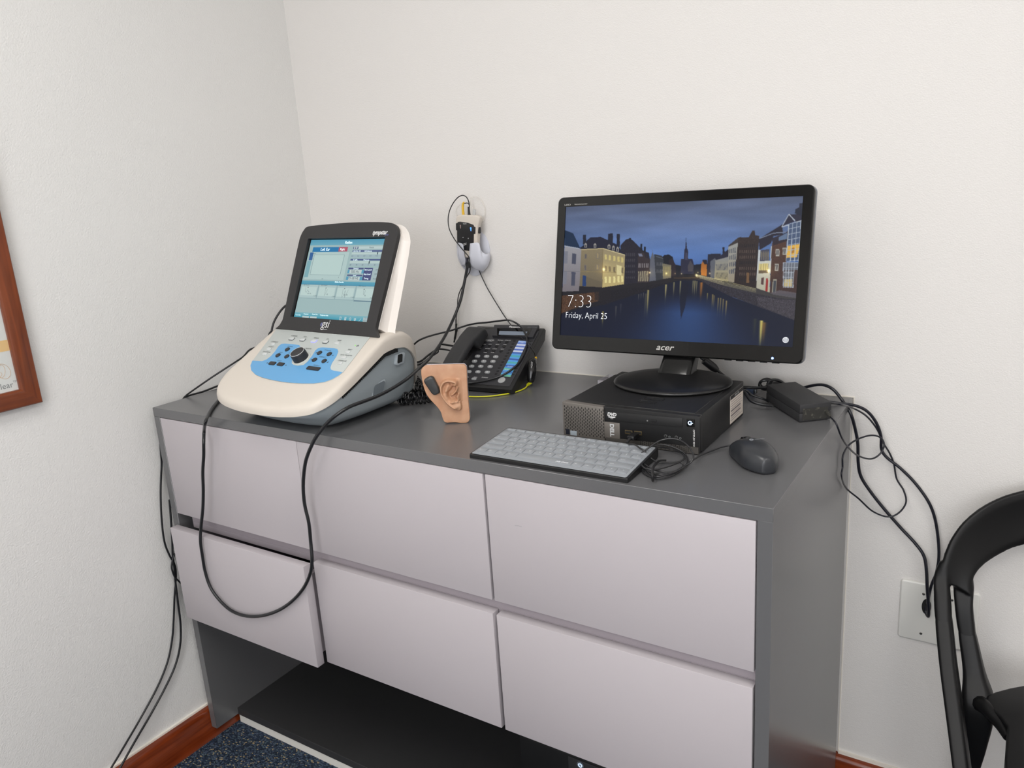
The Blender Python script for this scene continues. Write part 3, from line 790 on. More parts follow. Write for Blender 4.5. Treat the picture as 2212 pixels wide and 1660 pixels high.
for a0, a1 in ((52, 93), (100, 140)): cv.rect(a0, ybar+14, a1, ybar+23, (206, 226, 226))
for k, xx in enumerate((278, 306, 333, 360, 388)):
    y = ybar+15
    if k < 2: cv.rect(xx-5, y-7, xx+5, y+7, (214, 236, 238)); cv.rect(xx-3, y-5, xx+3, y-2 if k else y+4, (110, 180, 200))
    elif k == 2: cv.poly([(xx+6*math.cos(t), y-1+6*math.sin(t)) for t in np.linspace(0, 6.28, 16)], (220, 238, 240)); cv.poly([(xx+4*math.cos(t), y-1+4*math.sin(t)) for t in np.linspace(0, 6.28, 16)], (110, 180, 200)); cv.line(xx+3, y+4, xx+7, y+8, 2, (220, 238, 240))
    elif k == 3: cv.poly([((7 if i % 2 else 4.6)*math.cos(i*PI/8)+xx, (7 if i % 2 else 4.6)*math.sin(i*PI/8)+y) for i in range(16)], (220, 238, 240)); cv.poly([(xx+2.4*math.cos(t), y+2.4*math.sin(t)) for t in np.linspace(0, 6.28, 12)], (110, 180, 200))
    else: cv.line(xx-5, y+6, xx+5, y-6, 1.6, (220, 238, 240))
cv.rect(404, ybar+4, CW, CH, (196, 218, 222))
scr = picture_mesh('screen', cv.lin(0.80), -SW, -SH, SW, SH, -0.0042, Md, emis_mat('console_screen_glow', 1.0, 0.5, 0.25), tym)
M_ST = mat('white_screen_text', (210, 232, 236), 0.4, emit=(220, 240, 242), strength=0.8)
def st(txt, a, b_, size, al='CENTER', bb=None):
    x, y = hs2(a, b_); M_ = Md @ Matrix.Translation((-SW+2*SW*x/CW, SH-2*SH*y/CH, -0.0039)); B().text(txt, size, M_, align=al).build('screen_text', M_ST, scr, smooth=0)
st('Reflex', 1020, 283, 0.0095); st('Left Ear', 690, 380, 0.010); st('Right', 932, 380, 0.0075)
st('226 Hz  0.0', 1135, 409, 0.0048); st('Admittance', 1292, 409, 0.0050); st('0 daPa', 1112, 536, 0.0050); st('Pressure', 1265, 538, 0.0050)
st('Stimulus', 1120, 662, 0.0048); st('Level', 1100, 760, 0.0048); st('Start Level', 1290, 681, 0.0050); st('Stop Level', 1276, 745, 0.0050); st('Timing', 1260, 807, 0.0050)
st('Reflex Results', 885, 857, 0.0050); st('Tone Only', 300, 1330, 0.0042); st('Probe Only', 540, 1325, 0.0040); st('Frequency', 415, 1318, 0.0040); st('Temporary data', 670, 1338, 0.0042)
M_ST = mat('dark_screen_text', (60, 84, 96), 0.4)
st('Ready', 1340, 358, 0.0055); st('500 Hz', 1106, 708, 0.0085); st('75 dB HL', 1082, 803, 0.0085); st('Off', 1408, 683, 0.005); st('Off', 1392, 747, 0.005); st('Auto', 1378, 812, 0.005)
st('0.6', 1070, 480, 0.0045); st('0.2', 1152, 480, 0.0045); st('0.0', 1236, 480, 0.0045); st('0.4', 1322, 481, 0.0045); st('0.8', 1408, 481, 0.0045)
st('-60', 1040, 607, 0.0045); st('-40', 1125, 608, 0.0045); st('-20', 1208, 609, 0.0045); st('0', 1292, 609, 0.0045); st('20', 1380, 610, 0.0045); st('40', 1465, 611, 0.0045)
st('sec', 648, 804, 0.0045); st('5', 875, 788, 0.0045); st('mmho', 535, 436, 0.0042); st('0.1', 512, 514, 0.0045)
for a_, w_ in ((425, '500 Hz ipsi L'), (672, '1000 Hz ipsi L'), (935, '2000 Hz ipsi L'), (1208, '4000 Hz ipsi L')): st(w_, a_, 893+(a_-425)*0.03, 0.0040)
for a_, b__, w_ in ((460, 1020, '85  90'), (715, 1033, '85'), (975, 1044, '85  90'), (1245, 1056, '80')): st(w_, a_, b__, 0.0045)
for a_, b__ in ((545, 1053), (805, 1065), (1070, 1078), (1340, 1090)): st('0 daPa', a_, b__, 0.0042)
st('7:33 PM', 1265, 1385, 0.005); st('4/25/25', 1255, 1415, 0.005)
# maker's marks on the fascia
b = B()
x, y = on_disp(600+1368/6.64, 480+195/6.64); x1_, _ = on_disp(600+1535/6.64, 480+182/6.64)
b.text('tympstar', 0.0142, Md @ Matrix.Translation((x, y+0.0055, 0.0032)), shear=0.25, offset=0.0004, sx=0.86)
b.build('maker_lettering', M_WHITE_INK, tym, smooth=0)
b = B()
x, y = on_disp(600+640/6.64, 480+1490/6.64)
b.text('gsi', 0.026, Md @ Matrix.Translation((x, y+0.004, 0.0032)), shear=0.25, sx=0.9)
b.prism([(x+0.009, y-0.0085), (x+0.0215, y-0.0085), (x+0.0215, y-0.0078), (x+0.009, y-0.0078)], 0.0031, 0.0033, Md)
b.build('maker_lettering', M_WHITE_INK, tym, smooth=0)
b = B()
for k in range(3): b.prism([(x-0.0035+k*0.0016, y-0.0005-k*0.0012), (x-0.0026+k*0.0016, y-0.0005-k*0.0012), (x-0.0016+k*0.0016, y+0.0055+k*0.001), (x-0.0025+k*0.0016, y+0.0055+k*0.001)], 0.0031, 0.0033, Md)
b.build('violet_mark', mat('violet_ink', (112, 118, 170), 0.6), tym, smooth=0)
b = B()
x, y = on_disp(600+1537/6.64, 480+186/6.64)
b.text('pro', 0.0070, Md @ Matrix.Translation((x+0.003, y-0.0005, 0.0032)), shear=0.25)
b.build('maker_lettering', MATS['violet_ink'], tym, smooth=0)
# ------------------------------------------------------------------ small desktop computer under the monitor
PX0, PX1, PY0, PY1, PZ = 1.0435, 1.2980, -0.4289, -0.1890, 0.9675
pc = thing('desktop_computer', 'small black desktop computer lying flat under the widescreen monitor', 'computer', (PX0, PY0, 0.9))
PW_, PD_, PHh = PX1-PX0, PY1-PY0, PZ-0.9
c9 = lambda a, b_: (lambda P: (P.x-PX0, P.z-0.9))(ony(1205+a/6.9125, 860+b_/6.9125, PY0))
B().box((0.004, 0.010, 0.001), (PW_, PD_, PHh), bev=0.0015).build('case', M_BLACK, pc)
B().box((0.004, 0.0105, PHh-0.0005), (PW_-0.012, PD_-0.03, PHh+0.0008), bev=0.0006, seg=1).build('lid', mat('black_lid', (30, 30, 31), 0.38, bump=(1600, 0.15, 0.0002)), pc)
M = Mxz(0)
B().prism(rrect(0.078, 0.003, PW_, PHh-0.001, 0.003), -0.0115, -0.0002, M, bev=0.001).build('front_bezel', M_BLACK, pc)
g = [(-0.001, 0.005), (0.0815, 0.004), (0.0815, PHh-0.002), (-0.001, PHh+0.001)]
M_GUN = mat('gunmetal_plastic', (112, 107, 102), 0.4, metal=0.3)
gr = B().prism(round_poly(g, 0.002), -0.012, 0.0022, M, bev=0.001).build('front_grille', M_GUN, pc)
b = B()
rows = 9
for i in range(23):
    for j in range(rows):
        x = 0.0035+i*0.0035; z = 0.060-j*0.0062-(0.0031 if i % 2 else 0)
        if z < 0.008 or x > 0.081 or (z < 0.016 and x < 0.03): continue
        h_ = 0.0042 if z > 0.022 else 0.0032
        b.prism(rrect(x-0.0008, z-h_/2, x+0.0008, z+h_/2, 0.0007, 2), 0.0020, 0.00235, M)
b.build('perforations', mat('hole_black', (14, 14, 14), 0.8), gr, smooth=0)['kind'] = 'stuff'
b = B()
for i in range(24):
    for j in range(3):
        x = 0.150+i*0.0037; z = 0.0105-j*0.0034+(0.0017 if i % 2 else 0)
        b.prism(rrect(x-0.0008, z-0.0012, x+0.0008, z+0.0012, 0.0006, 2), 0.0014, 0.0018, M)
lg = B().prism([(0.0835, 0.002), (PW_-0.002, 0.0015), (PW_-0.002, 0.0135), (0.0835, 0.0105)], -0.010, 0.0016, M).build('lower_grille', mat('dark_gunmetal', (74, 71, 68), 0.45, metal=0.2), pc, smooth=0)
b.build('perforations', MATS['hole_black'], lg, smooth=0)['kind'] = 'stuff'
P_ = [c9(*q) for q in ((715, 195), (1862, 305), (1862, 445), (715, 335))]
dv = B().prism([P_[3], P_[2], P_[1], P_[0]], -0.0005, 0.0008, M, bev=0.0004).build('disc_drive', mat('drive_black', (24, 24, 25), 0.45), pc)
x, z = c9(1440, 340); B().prism(rrect(x-0.005, z-0.0022, x+0.005, z+0.0022, 0.0008), 0.0008, 0.0016, M, bev=0.0003).build('eject_button', M_BLACK, dv)
x, z = c9(1340, 340); B().prism(circle(x, z, 0.0013, 12), 0.0008, 0.0012, M).build('drive_lamp', mat('grey_dot', (120, 120, 120), 0.5), dv, smooth=0)
x, z = c9(808, 247)
b = B(); b.text('DVD', 0.0082, M @ Matrix.Translation((x, z, 0.001)), shear=0.2, align='CENTER', offset=0.0003)
b.build('drive_lettering', M_WHITE_INK, dv, smooth=0)
b = B().prism(circle(x, z-0.0048, 0.0072, 20, ry=0.0011), 0.0008, 0.0011, M); b.build('drive_mark', M_WHITE_INK, dv, smooth=0)
b = B(); b.text('ROM', 0.0022, M @ Matrix.Translation((x, z-0.0075, 0.001)), align='CENTER'); b.build('drive_lettering', M_WHITE_INK, dv, smooth=0)
P_ = [c9(*q) for q in ((690, 352), (925, 376), (930, 615), (690, 595))]
bp_ = B().prism([P_[3], P_[2], P_[1], P_[0]], -0.0005, 0.0012, M, bev=0.0004).build('badge_plate', M_GUN, pc)
x, z = c9(812, 480)
Mr = M @ Matrix.Translation((x, z, 0.0014)) @ Matrix.Rotation(-PI/2, 4, 'Z')
B().text('DELL', 0.0105, Mr, align='CENTER', offset=0.0004).build('badge_lettering', mat('bright_metal_ink', (190, 192, 194), 0.35), bp_, smooth=0)
def usb(a, b_):
    x, z = c9(a, b_); B().prism([(x-0.0068, z-0.0033), (x+0.0068, z-0.0033), (x+0.0068, z+0.0033), (x-0.0068, z+0.0033)], 0.0, 0.0008, M, bev=0.0003).build('usb_port', mat('port_metal', (120, 104, 70), 0.35, metal=0.7), pc)
    B().prism([(x-0.0060, z-0.0018), (x+0.0060, z-0.0018), (x+0.0060, z+0.0026), (x-0.0060, z+0.0026)], 0.0008, 0.0010, M).build('usb_opening', MATS['hole_black'], pc, smooth=0)
usb(1058, 512); usb(1200, 526)
for a, b_ in ((1610, 570), (1770, 588)):
    x, z = c9(a, b_); o = B().prism(circle(x, z, 0.0029, 20), 0.0, 0.0010, M, bev=0.0003).build('audio_jack', mat('jack_ring', (70, 70, 70), 0.35), pc)
    B().prism(circle(x, z, 0.0017, 16), 0.0010, 0.0012, M).build('jack_hole', MATS['hole_black'], o, smooth=0)
for a, b_ in ((1668, 582), (1830, 603)):
    x, z = c9(a, b_); B().tube([(x+0.0016*math.cos(2*PI*k/14), -0.0002, z+0.0016*math.sin(2*PI*k/14)) for k in range(15)], 0.0003, n=4, smooth=False).build('audio_symbol', M_GREY_INK, pc)
P_ = [c9(*q) for q in ((1925, 310), (2045, 318), (2045, 436), (1925, 425))]
pbn = B().prism(round_poly([P_[3], P_[2], P_[1], P_[0]], 0.001), 0.0, 0.0014, M, bev=0.0005).build('power_button', M_GLOSS, pc)
x, z = c9(1980, 372)
b = B(); b.tube([(x+0.0030*math.cos(a), -0.0016, z+0.0030*math.sin(a)) for a in [0.6+k*(2*PI-1.2)/14 for k in range(15)]], 0.0007, n=6)
b.tube([(x+0.0006, -0.0016, z), (x+0.0048, -0.0016, z)], 0.0007, n=6, smooth=False)
b.build('power_symbol', mat('blue_white_led', (200, 225, 255), 0.4, emit=(185, 215, 255), strength=1.6), pbn)
x, z = c9(2032, 600)
B().text('OPTIPLEX 9010', 0.0044, M @ Matrix.Translation((x, z, 0.0004)) @ Matrix.Rotation(-PI/2, 4, 'Z'), align='CENTER').build('model_lettering', M_WHITE_INK, pc, smooth=0)
for k, (a, b_, w_, h_) in enumerate(((158, 497, 0.0075, 0.010), (245, 520, 0.013, 0.0085))):
    x, z = c9(a, b_); B().prism([(x-w_/2, z-h_/2), (x+w_/2, z-h_/2), (x+w_/2, z+h_/2), (x-w_/2, z+h_/2)], 0.0022, 0.0027, M).build('case_sticker', mat(('dark_sticker', 'pale_sticker')[k], ((28, 30, 40), (150, 160, 168))[k], 0.4), gr, smooth=0)
# white paper sticker on the right side
f = lambda px, py: (lambda P: (P.y-PY0, P.z-0.9))(onx(px, py, PX1))
Mx = Matrix(((0, 0, 1, PW_), (1, 0, 0, 0), (0, 1, 0, 0), (0, 0, 0, 1)))
A = f(1577, 911); C_ = f(1603, 831)
stk = B().prism([(A[0], 0.006), (PD_-0.004, 0.006), (PD_-0.004, 0.058), (A[0], 0.058)], 0.0, 0.0004, Mx).build('paper_sticker', mat('paper', (206, 196, 186), 0.7), pc, smooth=0)
B().prism([(A[0], 0.051), (PD_-0.004, 0.051), (PD_-0.004, 0.058), (A[0], 0.058)], 0.0004, 0.0006, Mx).build('sticker_header', mat('print_black', (40, 38, 40), 0.6), stk, smooth=0)
B().text('SERVICE TAG', 0.0045, Mx @ Matrix.Translation(((A[0]+PD_-0.004)/2, 0.0545, 0.0007)), align='CENTER').build('sticker_lettering', M_WHITE_INK, stk, smooth=0)
b = B(); rnd = random.Random(3)
y0_ = A[0]+0.004; y1_ = PD_-0.008
for k in range(9):
    z = 0.047-k*0.0044
    if k in (4, 6):
        y = y0_
        while y < y1_-0.012:
            w_ = rnd.choice((0.0004, 0.0008)); b.prism([(y, z-0.0016), (y+w_, z-0.0016), (y+w_, z+0.0016), (y, z+0.0016)], 0.0004, 0.0006, Mx); y += w_+rnd.choice((0.0004, 0.0008))
    else:
        b.prism([(y0_, z-0.0005), (y1_-rnd.random()*0.02, z-0.0005), (y1_-rnd.random()*0.02, z+0.0003), (y0_, z+0.0003)], 0.0004, 0.0006, Mx)
b.build('sticker_print', mat('print_grey', (110, 104, 106), 0.7), stk, smooth=0)['kind'] = 'stuff'
# faint round emblem pressed into the lid
b = B()
e0 = onz(1408, 866, PZ+0.0008); ex, ey = e0.x-PX0, e0.y-PY0
for (dx, dy, w_, h_) in ((-0.004, -0.010, 0.016, 0.012), (0.0, 0.012, 0.018, 0.014)):
    L = rrect(ex+dx-w_, ey+dy-h_/2, ex+dx+w_, ey+dy+h_/2, 0.003, 3); L.append(L[0])
    b.tube([(x, y, PHh+0.0012) for x, y in L], 0.0005, n=4, smooth=False)
b.build('pressed_emblem', M_BLACK, pc)
for fx, fy in ((0.02, 0.03), (0.22, 0.03), (0.02, 0.22), (0.22, 0.22)): B().prism(circle(fx, fy, 0.006, 12), 0, 0.0015).build('foot', M_RUBBER, pc, smooth=0)

# ------------------------------------------------------------------ widescreen monitor on top of the computer
MC = Vector((1.14666, -0.16162, 1.16826)); MYAW, MT = 0.008, 0.198
ZT = PZ+0.0010
mon = thing('monitor', 'black widescreen monitor showing a canal town at dusk, standing on the desktop computer', 'monitor', (1.170, -0.235, ZT), MYAW)
ML = to_local(mon); mc = ML @ MC
ub = Vector((0, math.sin(MT), math.cos(MT))); nb = Vector((0, -math.cos(MT), math.sin(MT)))
Mm = Matrix.Translation(mc) @ Matrix(((1, 0, 0, 0), (0, ub.y, nb.y, 0), (0, ub.z, nb.z, 0), (0, 0, 0, 1)))
ow = rrect(-0.2575, -0.1640, 0.2575, 0.1543, 0.0125, 6)
SW2, SH2 = 0.2385, 0.1341
b = B()
# rounded fascia rim then flat front with opening
b.loft([[(x, y, z) for x, y in inset(ow, o)] for o, z in ((0, -0.012), (0, 0.000), (0.0010, 0.0022), (0.0025, 0.0030))], Mm, caps=False)
holed(b, inset(ow, 0.0025), [(-SW2, -SH2), (SW2, -SH2), (SW2, SH2), (-SW2, SH2)], -0.0015, 0.0030, Mm)
b.build('bezel', mat('gloss_black_bezel', (12, 12, 12), 0.10, spec=0.4), mon, smooth=40)
B().loft([[(x, y, z) for x, y in inset(ow, o)] for o, z in ((0.0005, -0.0115), (-0.0004, -0.012), (-0.0006, -0.018), (0.0012, -0.0195), (0.004, -0.0196))], Mm).build('silver_edge', mat('silver_grey_plastic', (112, 116, 124), 0.35, metal=0.4), mon, smooth=40)
B().loft([[(x, y, z) for x, y in inset(ow, o)] for o, z in ((0.0015, -0.0190), (0.003, -0.024), (0.012, -0.032), (0.05, -0.040), (0.07, -0.046), (0.09, -0.048))], Mm).build('back_cover', M_BLACK_MATT, mon, smooth=40)

# the displayed picture, painted from polygons given in photo coordinates of the screen
PW2, PH2 = 600, 338
hp = homog([(95, 112), (2113, 15), (2013, 1308), (48, 1190)], [(0, 0), (PW2, 0), (PW2, PH2), (0, PH2)])
cv = Canvas(PW2, PH2, (90, 105, 135))
def V(*pts): return [hp(x, y) for x, y in pts]
t = np.clip(cv.Y/182, 0, 1)[..., None]
skyc = np.where(t < 0.35, np.array((86, 92, 110.))*(1-t/0.35)+np.array((96, 112, 144.))*(t/0.35), np.where(t < 0.7, np.array((96, 112, 144.))*(1-(t-0.35)/0.35)+np.array((84, 112, 158.))*((t-0.35)/0.35), np.array((84, 112, 158.))*(1-(t-0.7)/0.3)+np.array((58, 86, 134.))*((t-0.7)/0.3)))
rs = np.random.RandomState(5)
def lown(fx, fy, ph):
    return np.sin(cv.X/PW2*fx+ph+1.3*np.sin(cv.Y/PH2*fy*1.7+ph*2))*np.sin(cv.Y/PH2*fy+ph*1.7+0.8*np.sin(cv.X/PW2*fx*0.6))
cl = (lown(7, 16, 0.4)+0.7*lown(13, 27, 2.1)+0.5*lown(23, 40, 4.0))[..., None]
cv.a = np.array((1.04, 1.08, 1.14))*skyc*(1+0.075*cl*(1-t*0.7))
cv.a *= (1-0.10*np.exp(-((cv.X-0)/110)**2)-0.08*np.exp(-((cv.X-PW2)/120)**2))[..., None]
# water
W1 = V((40, 960), (420, 870), (700, 810), (900, 750), (1050, 722), (1220, 722), (1330, 775), (1500, 880), (1700, 950), (1900, 1020), (2040, 1080), (2020, 1320), (40, 1200))
cv.poly(W1, (22, 34, 66), rgb2=(24, 46, 92))
mw = cv.mask(W1)
sk = cv.a.copy()
xc, yc2 = hp(1110, 1180)
blue = (np.exp(-((cv.X-xc)/(70+0.55*np.clip(cv.Y-hp(1100, 900)[1], 0, 400)))**2)*np.clip((cv.Y-hp(1080, 850)[1])/45, 0, 1))[..., None]
cv.a = np.where(mw[..., None], np.array((15, 22, 44.))*(1-blue)+np.array((56, 94, 160.))*blue*np.clip(1.05-0.4*(cv.Y/PH2)[..., None], 0, 1), cv.a)
cv.poly(V((1075, 750), (1130, 750), (1095, 960), (1060, 1060), (1050, 900)), (16, 20, 38), 0.75)
for y in range(int(hp(1100, 880)[1]), PH2, 3): pass
# left bank and embankment wall
cv.poly(V((60, 820), (200, 815), (420, 780), (700, 755), (900, 735), (1050, 712), (1060, 728), (900, 775), (700, 845), (560, 890), (420, 935), (200, 975), (45, 1020)), (26, 25, 34), tex=0.35, seed=2)
cv.poly(V((60, 850), (210, 830), (370, 825), (372, 905), (250, 935), (140, 975), (50, 1010)), (88, 60, 42), 0.85, tex=0.5, seed=3)
cv.poly(V((330, 800), (480, 790), (470, 880), (400, 905), (340, 900)), (30, 28, 34), 0.6)
# dark distant trees and hall
cv.poly(V((880, 560), (920, 520), (960, 515), (990, 535), (1010, 600), (1060, 610), (1200, 600), (1290, 590), (1290, 720), (880, 720)), (20, 24, 38))
cv.poly(V((1062, 552), (1085, 555), (1090, 480), (1098, 460), (1100, 420), (1105, 402), (1110, 420), (1112, 460), (1122, 482), (1122, 552), (1160, 555), (1170, 600), (1170, 680), (1060, 680)), (38, 40, 62))
cv.poly(V((1098, 500), (1116, 500), (1118, 560), (1096, 560)), (62, 62, 86)); cv.line(*hp(1106, 372), *hp(1105, 410), 0.9, (40, 44, 62))
cv.poly(V((1120, 610), (1142, 565), (1168, 612), (1160, 660), (1120, 660)), (78, 74, 78), 0.8)
cv.poly(V((960, 560), (985, 545), (1015, 600), (1020, 700), (960, 710)), (40, 34, 44))
# left row of houses
cv.poly(V((60, 780), (600, 740), (1060, 690), (1210, 685), (1520, 740), (2050, 840), (2050, 910), (1500, 810), (1200, 730), (1050, 735), (700, 790), (60, 860)), (30, 29, 36))
cv.poly(V((85, 308), (155, 335), (215, 462), (85, 445)), (22, 44, 72))
cv.poly(V((85, 440), (225, 470), (205, 820), (65, 825)), (150, 150, 156), rgb2=(118, 112, 118))
for p in (((80, 485), (112, 487), (108, 590), (78, 588)), ((70, 655), (106, 655), (100, 760), (68, 762))): cv.poly(V(*p), (120, 122, 134))
for p in (((147, 503), (182, 508), (178, 595), (144, 592)), ((142, 660), (176, 662), (170, 775), (138, 776))): cv.poly(V(*p), (70, 74, 92))
cv.line(*hp(80, 440), *hp(222, 466), 2, (170, 176, 190)); cv.line(*hp(75, 655), *hp(210, 655), 1, (100, 100, 108))
cv.poly(V((205, 462), (250, 430), (270, 395), (300, 370), (385, 365), (450, 395), (520, 430), (560, 480), (590, 515), (400, 465), (230, 470)), (30, 32, 52))
for x, y0, y1 in ((250, 348, 430), (460, 340, 420), (475, 335, 420), (533, 340, 450)): cv.poly(V((x-13, y0), (x+13, y0), (x+13, y1), (x-13, y1)), (28, 32, 50))
for x, y in ((260, 438), (338, 440), (455, 448), (492, 460), (527, 472)): cv.poly(V((x-11, y+18), (x-11, y-12), (x, y-24), (x+11, y-12), (x+11, y+18)), (150, 146, 140)); cv.poly(V((x-5, y+14), (x-5, y-6), (x+5, y-6), (x+5, y+14)), (50, 52, 70))
cv.poly(V((222, 472), (405, 465), (400, 790), (210, 780)), (136, 124, 98), rgb2=(108, 98, 80))
cv.poly(V((405, 465), (592, 520), (580, 765), (400, 792)), (146, 134, 106), rgb2=(190, 172, 116))
cv.line(*hp(222, 472), *hp(405, 463), 2, (196, 180, 136)); cv.line(*hp(405, 463), *hp(592, 519), 2, (210, 196, 150)); cv.line(*hp(215, 655), *hp(580, 668), 1.2, (140, 124, 86))
cv.line(*hp(404, 470), *hp(398, 790), 1, (120, 104, 70))
for x, y, w_, h_ in ((260, 528, 22, 44), (360, 524, 30, 50), (257, 625, 22, 50), (358, 620, 28, 44)): cv.poly(V((x-w_/2, y-h_/2), (x+w_/2, y-h_/2), (x+w_/2, y+h_/2), (x-w_/2, y+h_/2)), (120, 112, 100)); cv.poly(V((x-w_/4, y-h_/2.6), (x+w_/4, y-h_/2.6), (x+w_/4, y+h_/2.6), (x-w_/4, y+h_/2.6)), (92, 88, 92) if x < 300 else (150, 134, 100))
cv.poly(V((235, 690), (265, 692), (262, 780), (232, 778)), (34, 60, 108)); cv.poly(V((265, 700), (395, 745), (395, 790), (262, 782)), (96, 88, 74), 0.6)
for i, x in enumerate((428, 462, 500, 535, 566)):
    for y, h_ in ((535+i*6, 44), (632+i*4, 46), (728-i*2, 54)): cv.poly(V((x-9, y-h_/2), (x+9, y-h_/2+2), (x+9, y+h_/2), (x-9, y+h_/2)), (226, 214, 150) if y > 700 else ((200, 184, 120) if y < 600 else (120, 108, 84)))
cv.poly(V((520, 600), (560, 612), (560, 690), (520, 684)), (214, 202, 150)); 
# darker gabled houses
cv.poly(V((550, 440), (597, 388), (632, 378), (660, 400), (740, 480), (790, 500), (800, 555), (800, 745), (582, 765), (590, 520), (555, 480)), (34, 33, 46), tex=0.15)
for x, y0, y1 in ((632, 375, 405), (727, 425, 480), (757, 450, 495)): cv.poly(V((x-8, y0), (x+8, y0), (x+8, y1), (x-8, y1)), (24, 28, 42))
for j in range(5):
    for i in range(5): cv.poly(V(*[(x, y) for x, y in ((596+i*17, 500+j*50), (606+i*17, 502+j*50), (604+i*17, 530+j*47), (594+i*17, 528+j*47))]), (58, 56, 66))
cv.poly(V((700, 500), (750, 498), (760, 540), (800, 555), (795, 750), (692, 755)), (52, 44, 50)); cv.poly(V((700, 508), (728, 505), (740, 530), (710, 532)), (112, 118, 140))
for i in range(6): cv.poly(V((706+i*15, 588), (713+i*15, 588), (711+i*15, 625), (704+i*15, 625)), (140, 134, 138)); cv.poly(V((702+i*15, 655), (711+i*15, 655), (709+i*15, 740), (700+i*15, 742)), (150, 142, 120))
cv.poly(V((800, 560), (822, 490), (842, 560), (850, 735), (795, 742)), (92, 96, 108)); cv.line(*hp(822, 480), *hp(822, 500), 1.5, (100, 108, 124))
cv.poly(V((835, 512), (900, 525), (915, 560), (912, 722), (850, 735)), (50, 54, 62)); cv.line(*hp(850, 530), *hp(910, 548), 1.5, (92, 100, 112))
for i in range(4): 
    for y in (580, 640): cv.poly(V((858+i*14, y), (864+i*14, y), (863+i*14, y+30), (857+i*14, y+30)), (90, 92, 98))
cv.poly(V((905, 590), (980, 605), (978, 712), (908, 722)), (116, 110, 92)); 
for i in range(5): cv.poly(V((914+i*13, 615), (920+i*13, 615), (920+i*13, 700), (914+i*13, 702)), (150, 140, 96))
# right row
cv.poly(V((1230, 690), (1232, 600), (1248, 565), (1282, 560), (1280, 700)), (150, 92, 40), rgb2=(196, 120, 48)); cv.poly(V((1240, 562), (1282, 560), (1282, 600), (1262, 600)), (30, 28, 44))
cv.poly(V((1290, 512), (1400, 508), (1400, 560), (1360, 590), (1340, 720), (1282, 712)), (34, 36, 54))
cv.poly(V((1415, 455), (1432, 455), (1432, 510), (1415, 510)), (26, 28, 44)); cv.poly(V((1375, 545), (1465, 470), (1468, 545), (1360, 575)), (36, 36, 56))
cv.poly(V((1310, 575), (1350, 545), (1358, 560), (1350, 722), (1312, 712)), (90, 94, 104))
cv.poly(V((1352, 565), (1465, 535), (1462, 745), (1345, 722)), (132, 134, 136), rgb2=(168, 156, 116))
for i in range(9): cv.poly(V((1360+i*11.5, 600-i*1.2), (1365+i*11.5, 600-i*1.2), (1364+i*11.5, 650), (1359+i*11.5, 650)), (84, 86, 96)); cv.poly(V((1358+i*11.5, 668), (1363+i*11.5, 668), (1362+i*11.5, 712+i*2), (1357+i*11.5, 712+i*2)), (96, 92, 84))
cv.poly(V((1465, 440), (1545, 375), (1575, 365), (1545, 420), (1468, 455)), (58, 52, 54)); cv.poly(V((1465, 450), (1548, 415), (1515, 755), (1462, 745)), (150, 152, 150), rgb2=(150, 140, 120))
for i in range(4):
    for y in (470, 525, 585, 645): cv.poly(V((1474+i*15, y-i*4), (1482+i*15, y-i*4), (1480+i*15, y+34), (1472+i*15, y+34)), (78, 82, 94))
cv.poly(V((1548, 400), (1560, 372), (1640, 368), (1670, 312), (1690, 312), (1695, 352), (1730, 358), (1700, 800), (1510, 770)), (52, 42, 42), rgb2=(38, 30, 32), tex=0.2, seed=8)
for i in range(8):
    for j in range(7): cv.poly(V((1560+i*18, 430+j*48), (1568+i*18, 430+j*48), (1566+i*18, 455+j*48), (1558+i*18, 455+j*48)), (84, 70, 66) if j % 3 else (28, 26, 34))
cv.poly(V((1620, 670), (1642, 672), (1640, 760), (1616, 758)), (112, 84, 58))
cv.poly(V((1725, 385), (1930, 258), (1930, 345), (1850, 360), (1830, 420), (1730, 480)), (36, 34, 50)); cv.line(*hp(1732, 380), *hp(1850, 335), 2, (120, 130, 150)); cv.line(*hp(1850, 335), *hp(1960, 325), 2, (120, 130, 150))
cv.poly(V((1735, 480), (1815, 470), (1812, 570), (1730, 575)), (70, 72, 88)); 
for i in range(4): cv.poly(V((1742+i*19, 490), (1755+i*19, 489), (1753+i*19, 560), (1740+i*19, 562)), (110, 104, 96))
cv.poly(V((1720, 475), (1738, 475), (1718, 800), (1700, 800)), (190, 196, 200)); cv.poly(V((1828, 445), (1838, 445), (1832, 680), (1818, 680)), (190, 196, 200))
cv.poly(V((1722, 575), (1825, 568), (1815, 850), (1700, 800)), (196, 198, 190), rgb2=(176, 172, 150))
cv.poly(V((1728, 595), (1808, 592), (1804, 672), (1722, 676)), (206, 192, 130)); 
for i in range(4): cv.line(*hp(1745+i*20, 594), *hp(1741+i*20, 674), 1, (120, 110, 80))
cv.poly(V((1745, 715), (1766, 712), (1762, 775), (1742, 770)), (84, 60, 60)); cv.poly(V((1785, 720), (1803, 718), (1798, 832), (1778, 828)), (150, 44, 44)); cv.poly(V((1725, 650), (1800, 650), (1798, 676), (1722, 676)), (96, 84, 70))
cv.poly(V((1838, 420), (1965, 330), (1960, 600), (2060, 600), (2050, 850), (1815, 850)), (84, 58, 48), rgb2=(62, 44, 44), tex=0.15, seed=9)
cv.poly(V((1835, 200+180), (1960, 330), (1985, 300), (1970, 400), (1850, 440)), (40, 34, 46), 0.9)
cv.poly(V((1922, 280), (1985, 172), (2080, 175), (2090, 80), (2113, 70), (2100, 250), (2035, 235), (1960, 262)), (40, 40, 60)); cv.poly(V((2035, 165), (2040, 130), (2072, 115), (2075, 80), (2113, 75), (2110, 200)), (30, 36, 56))
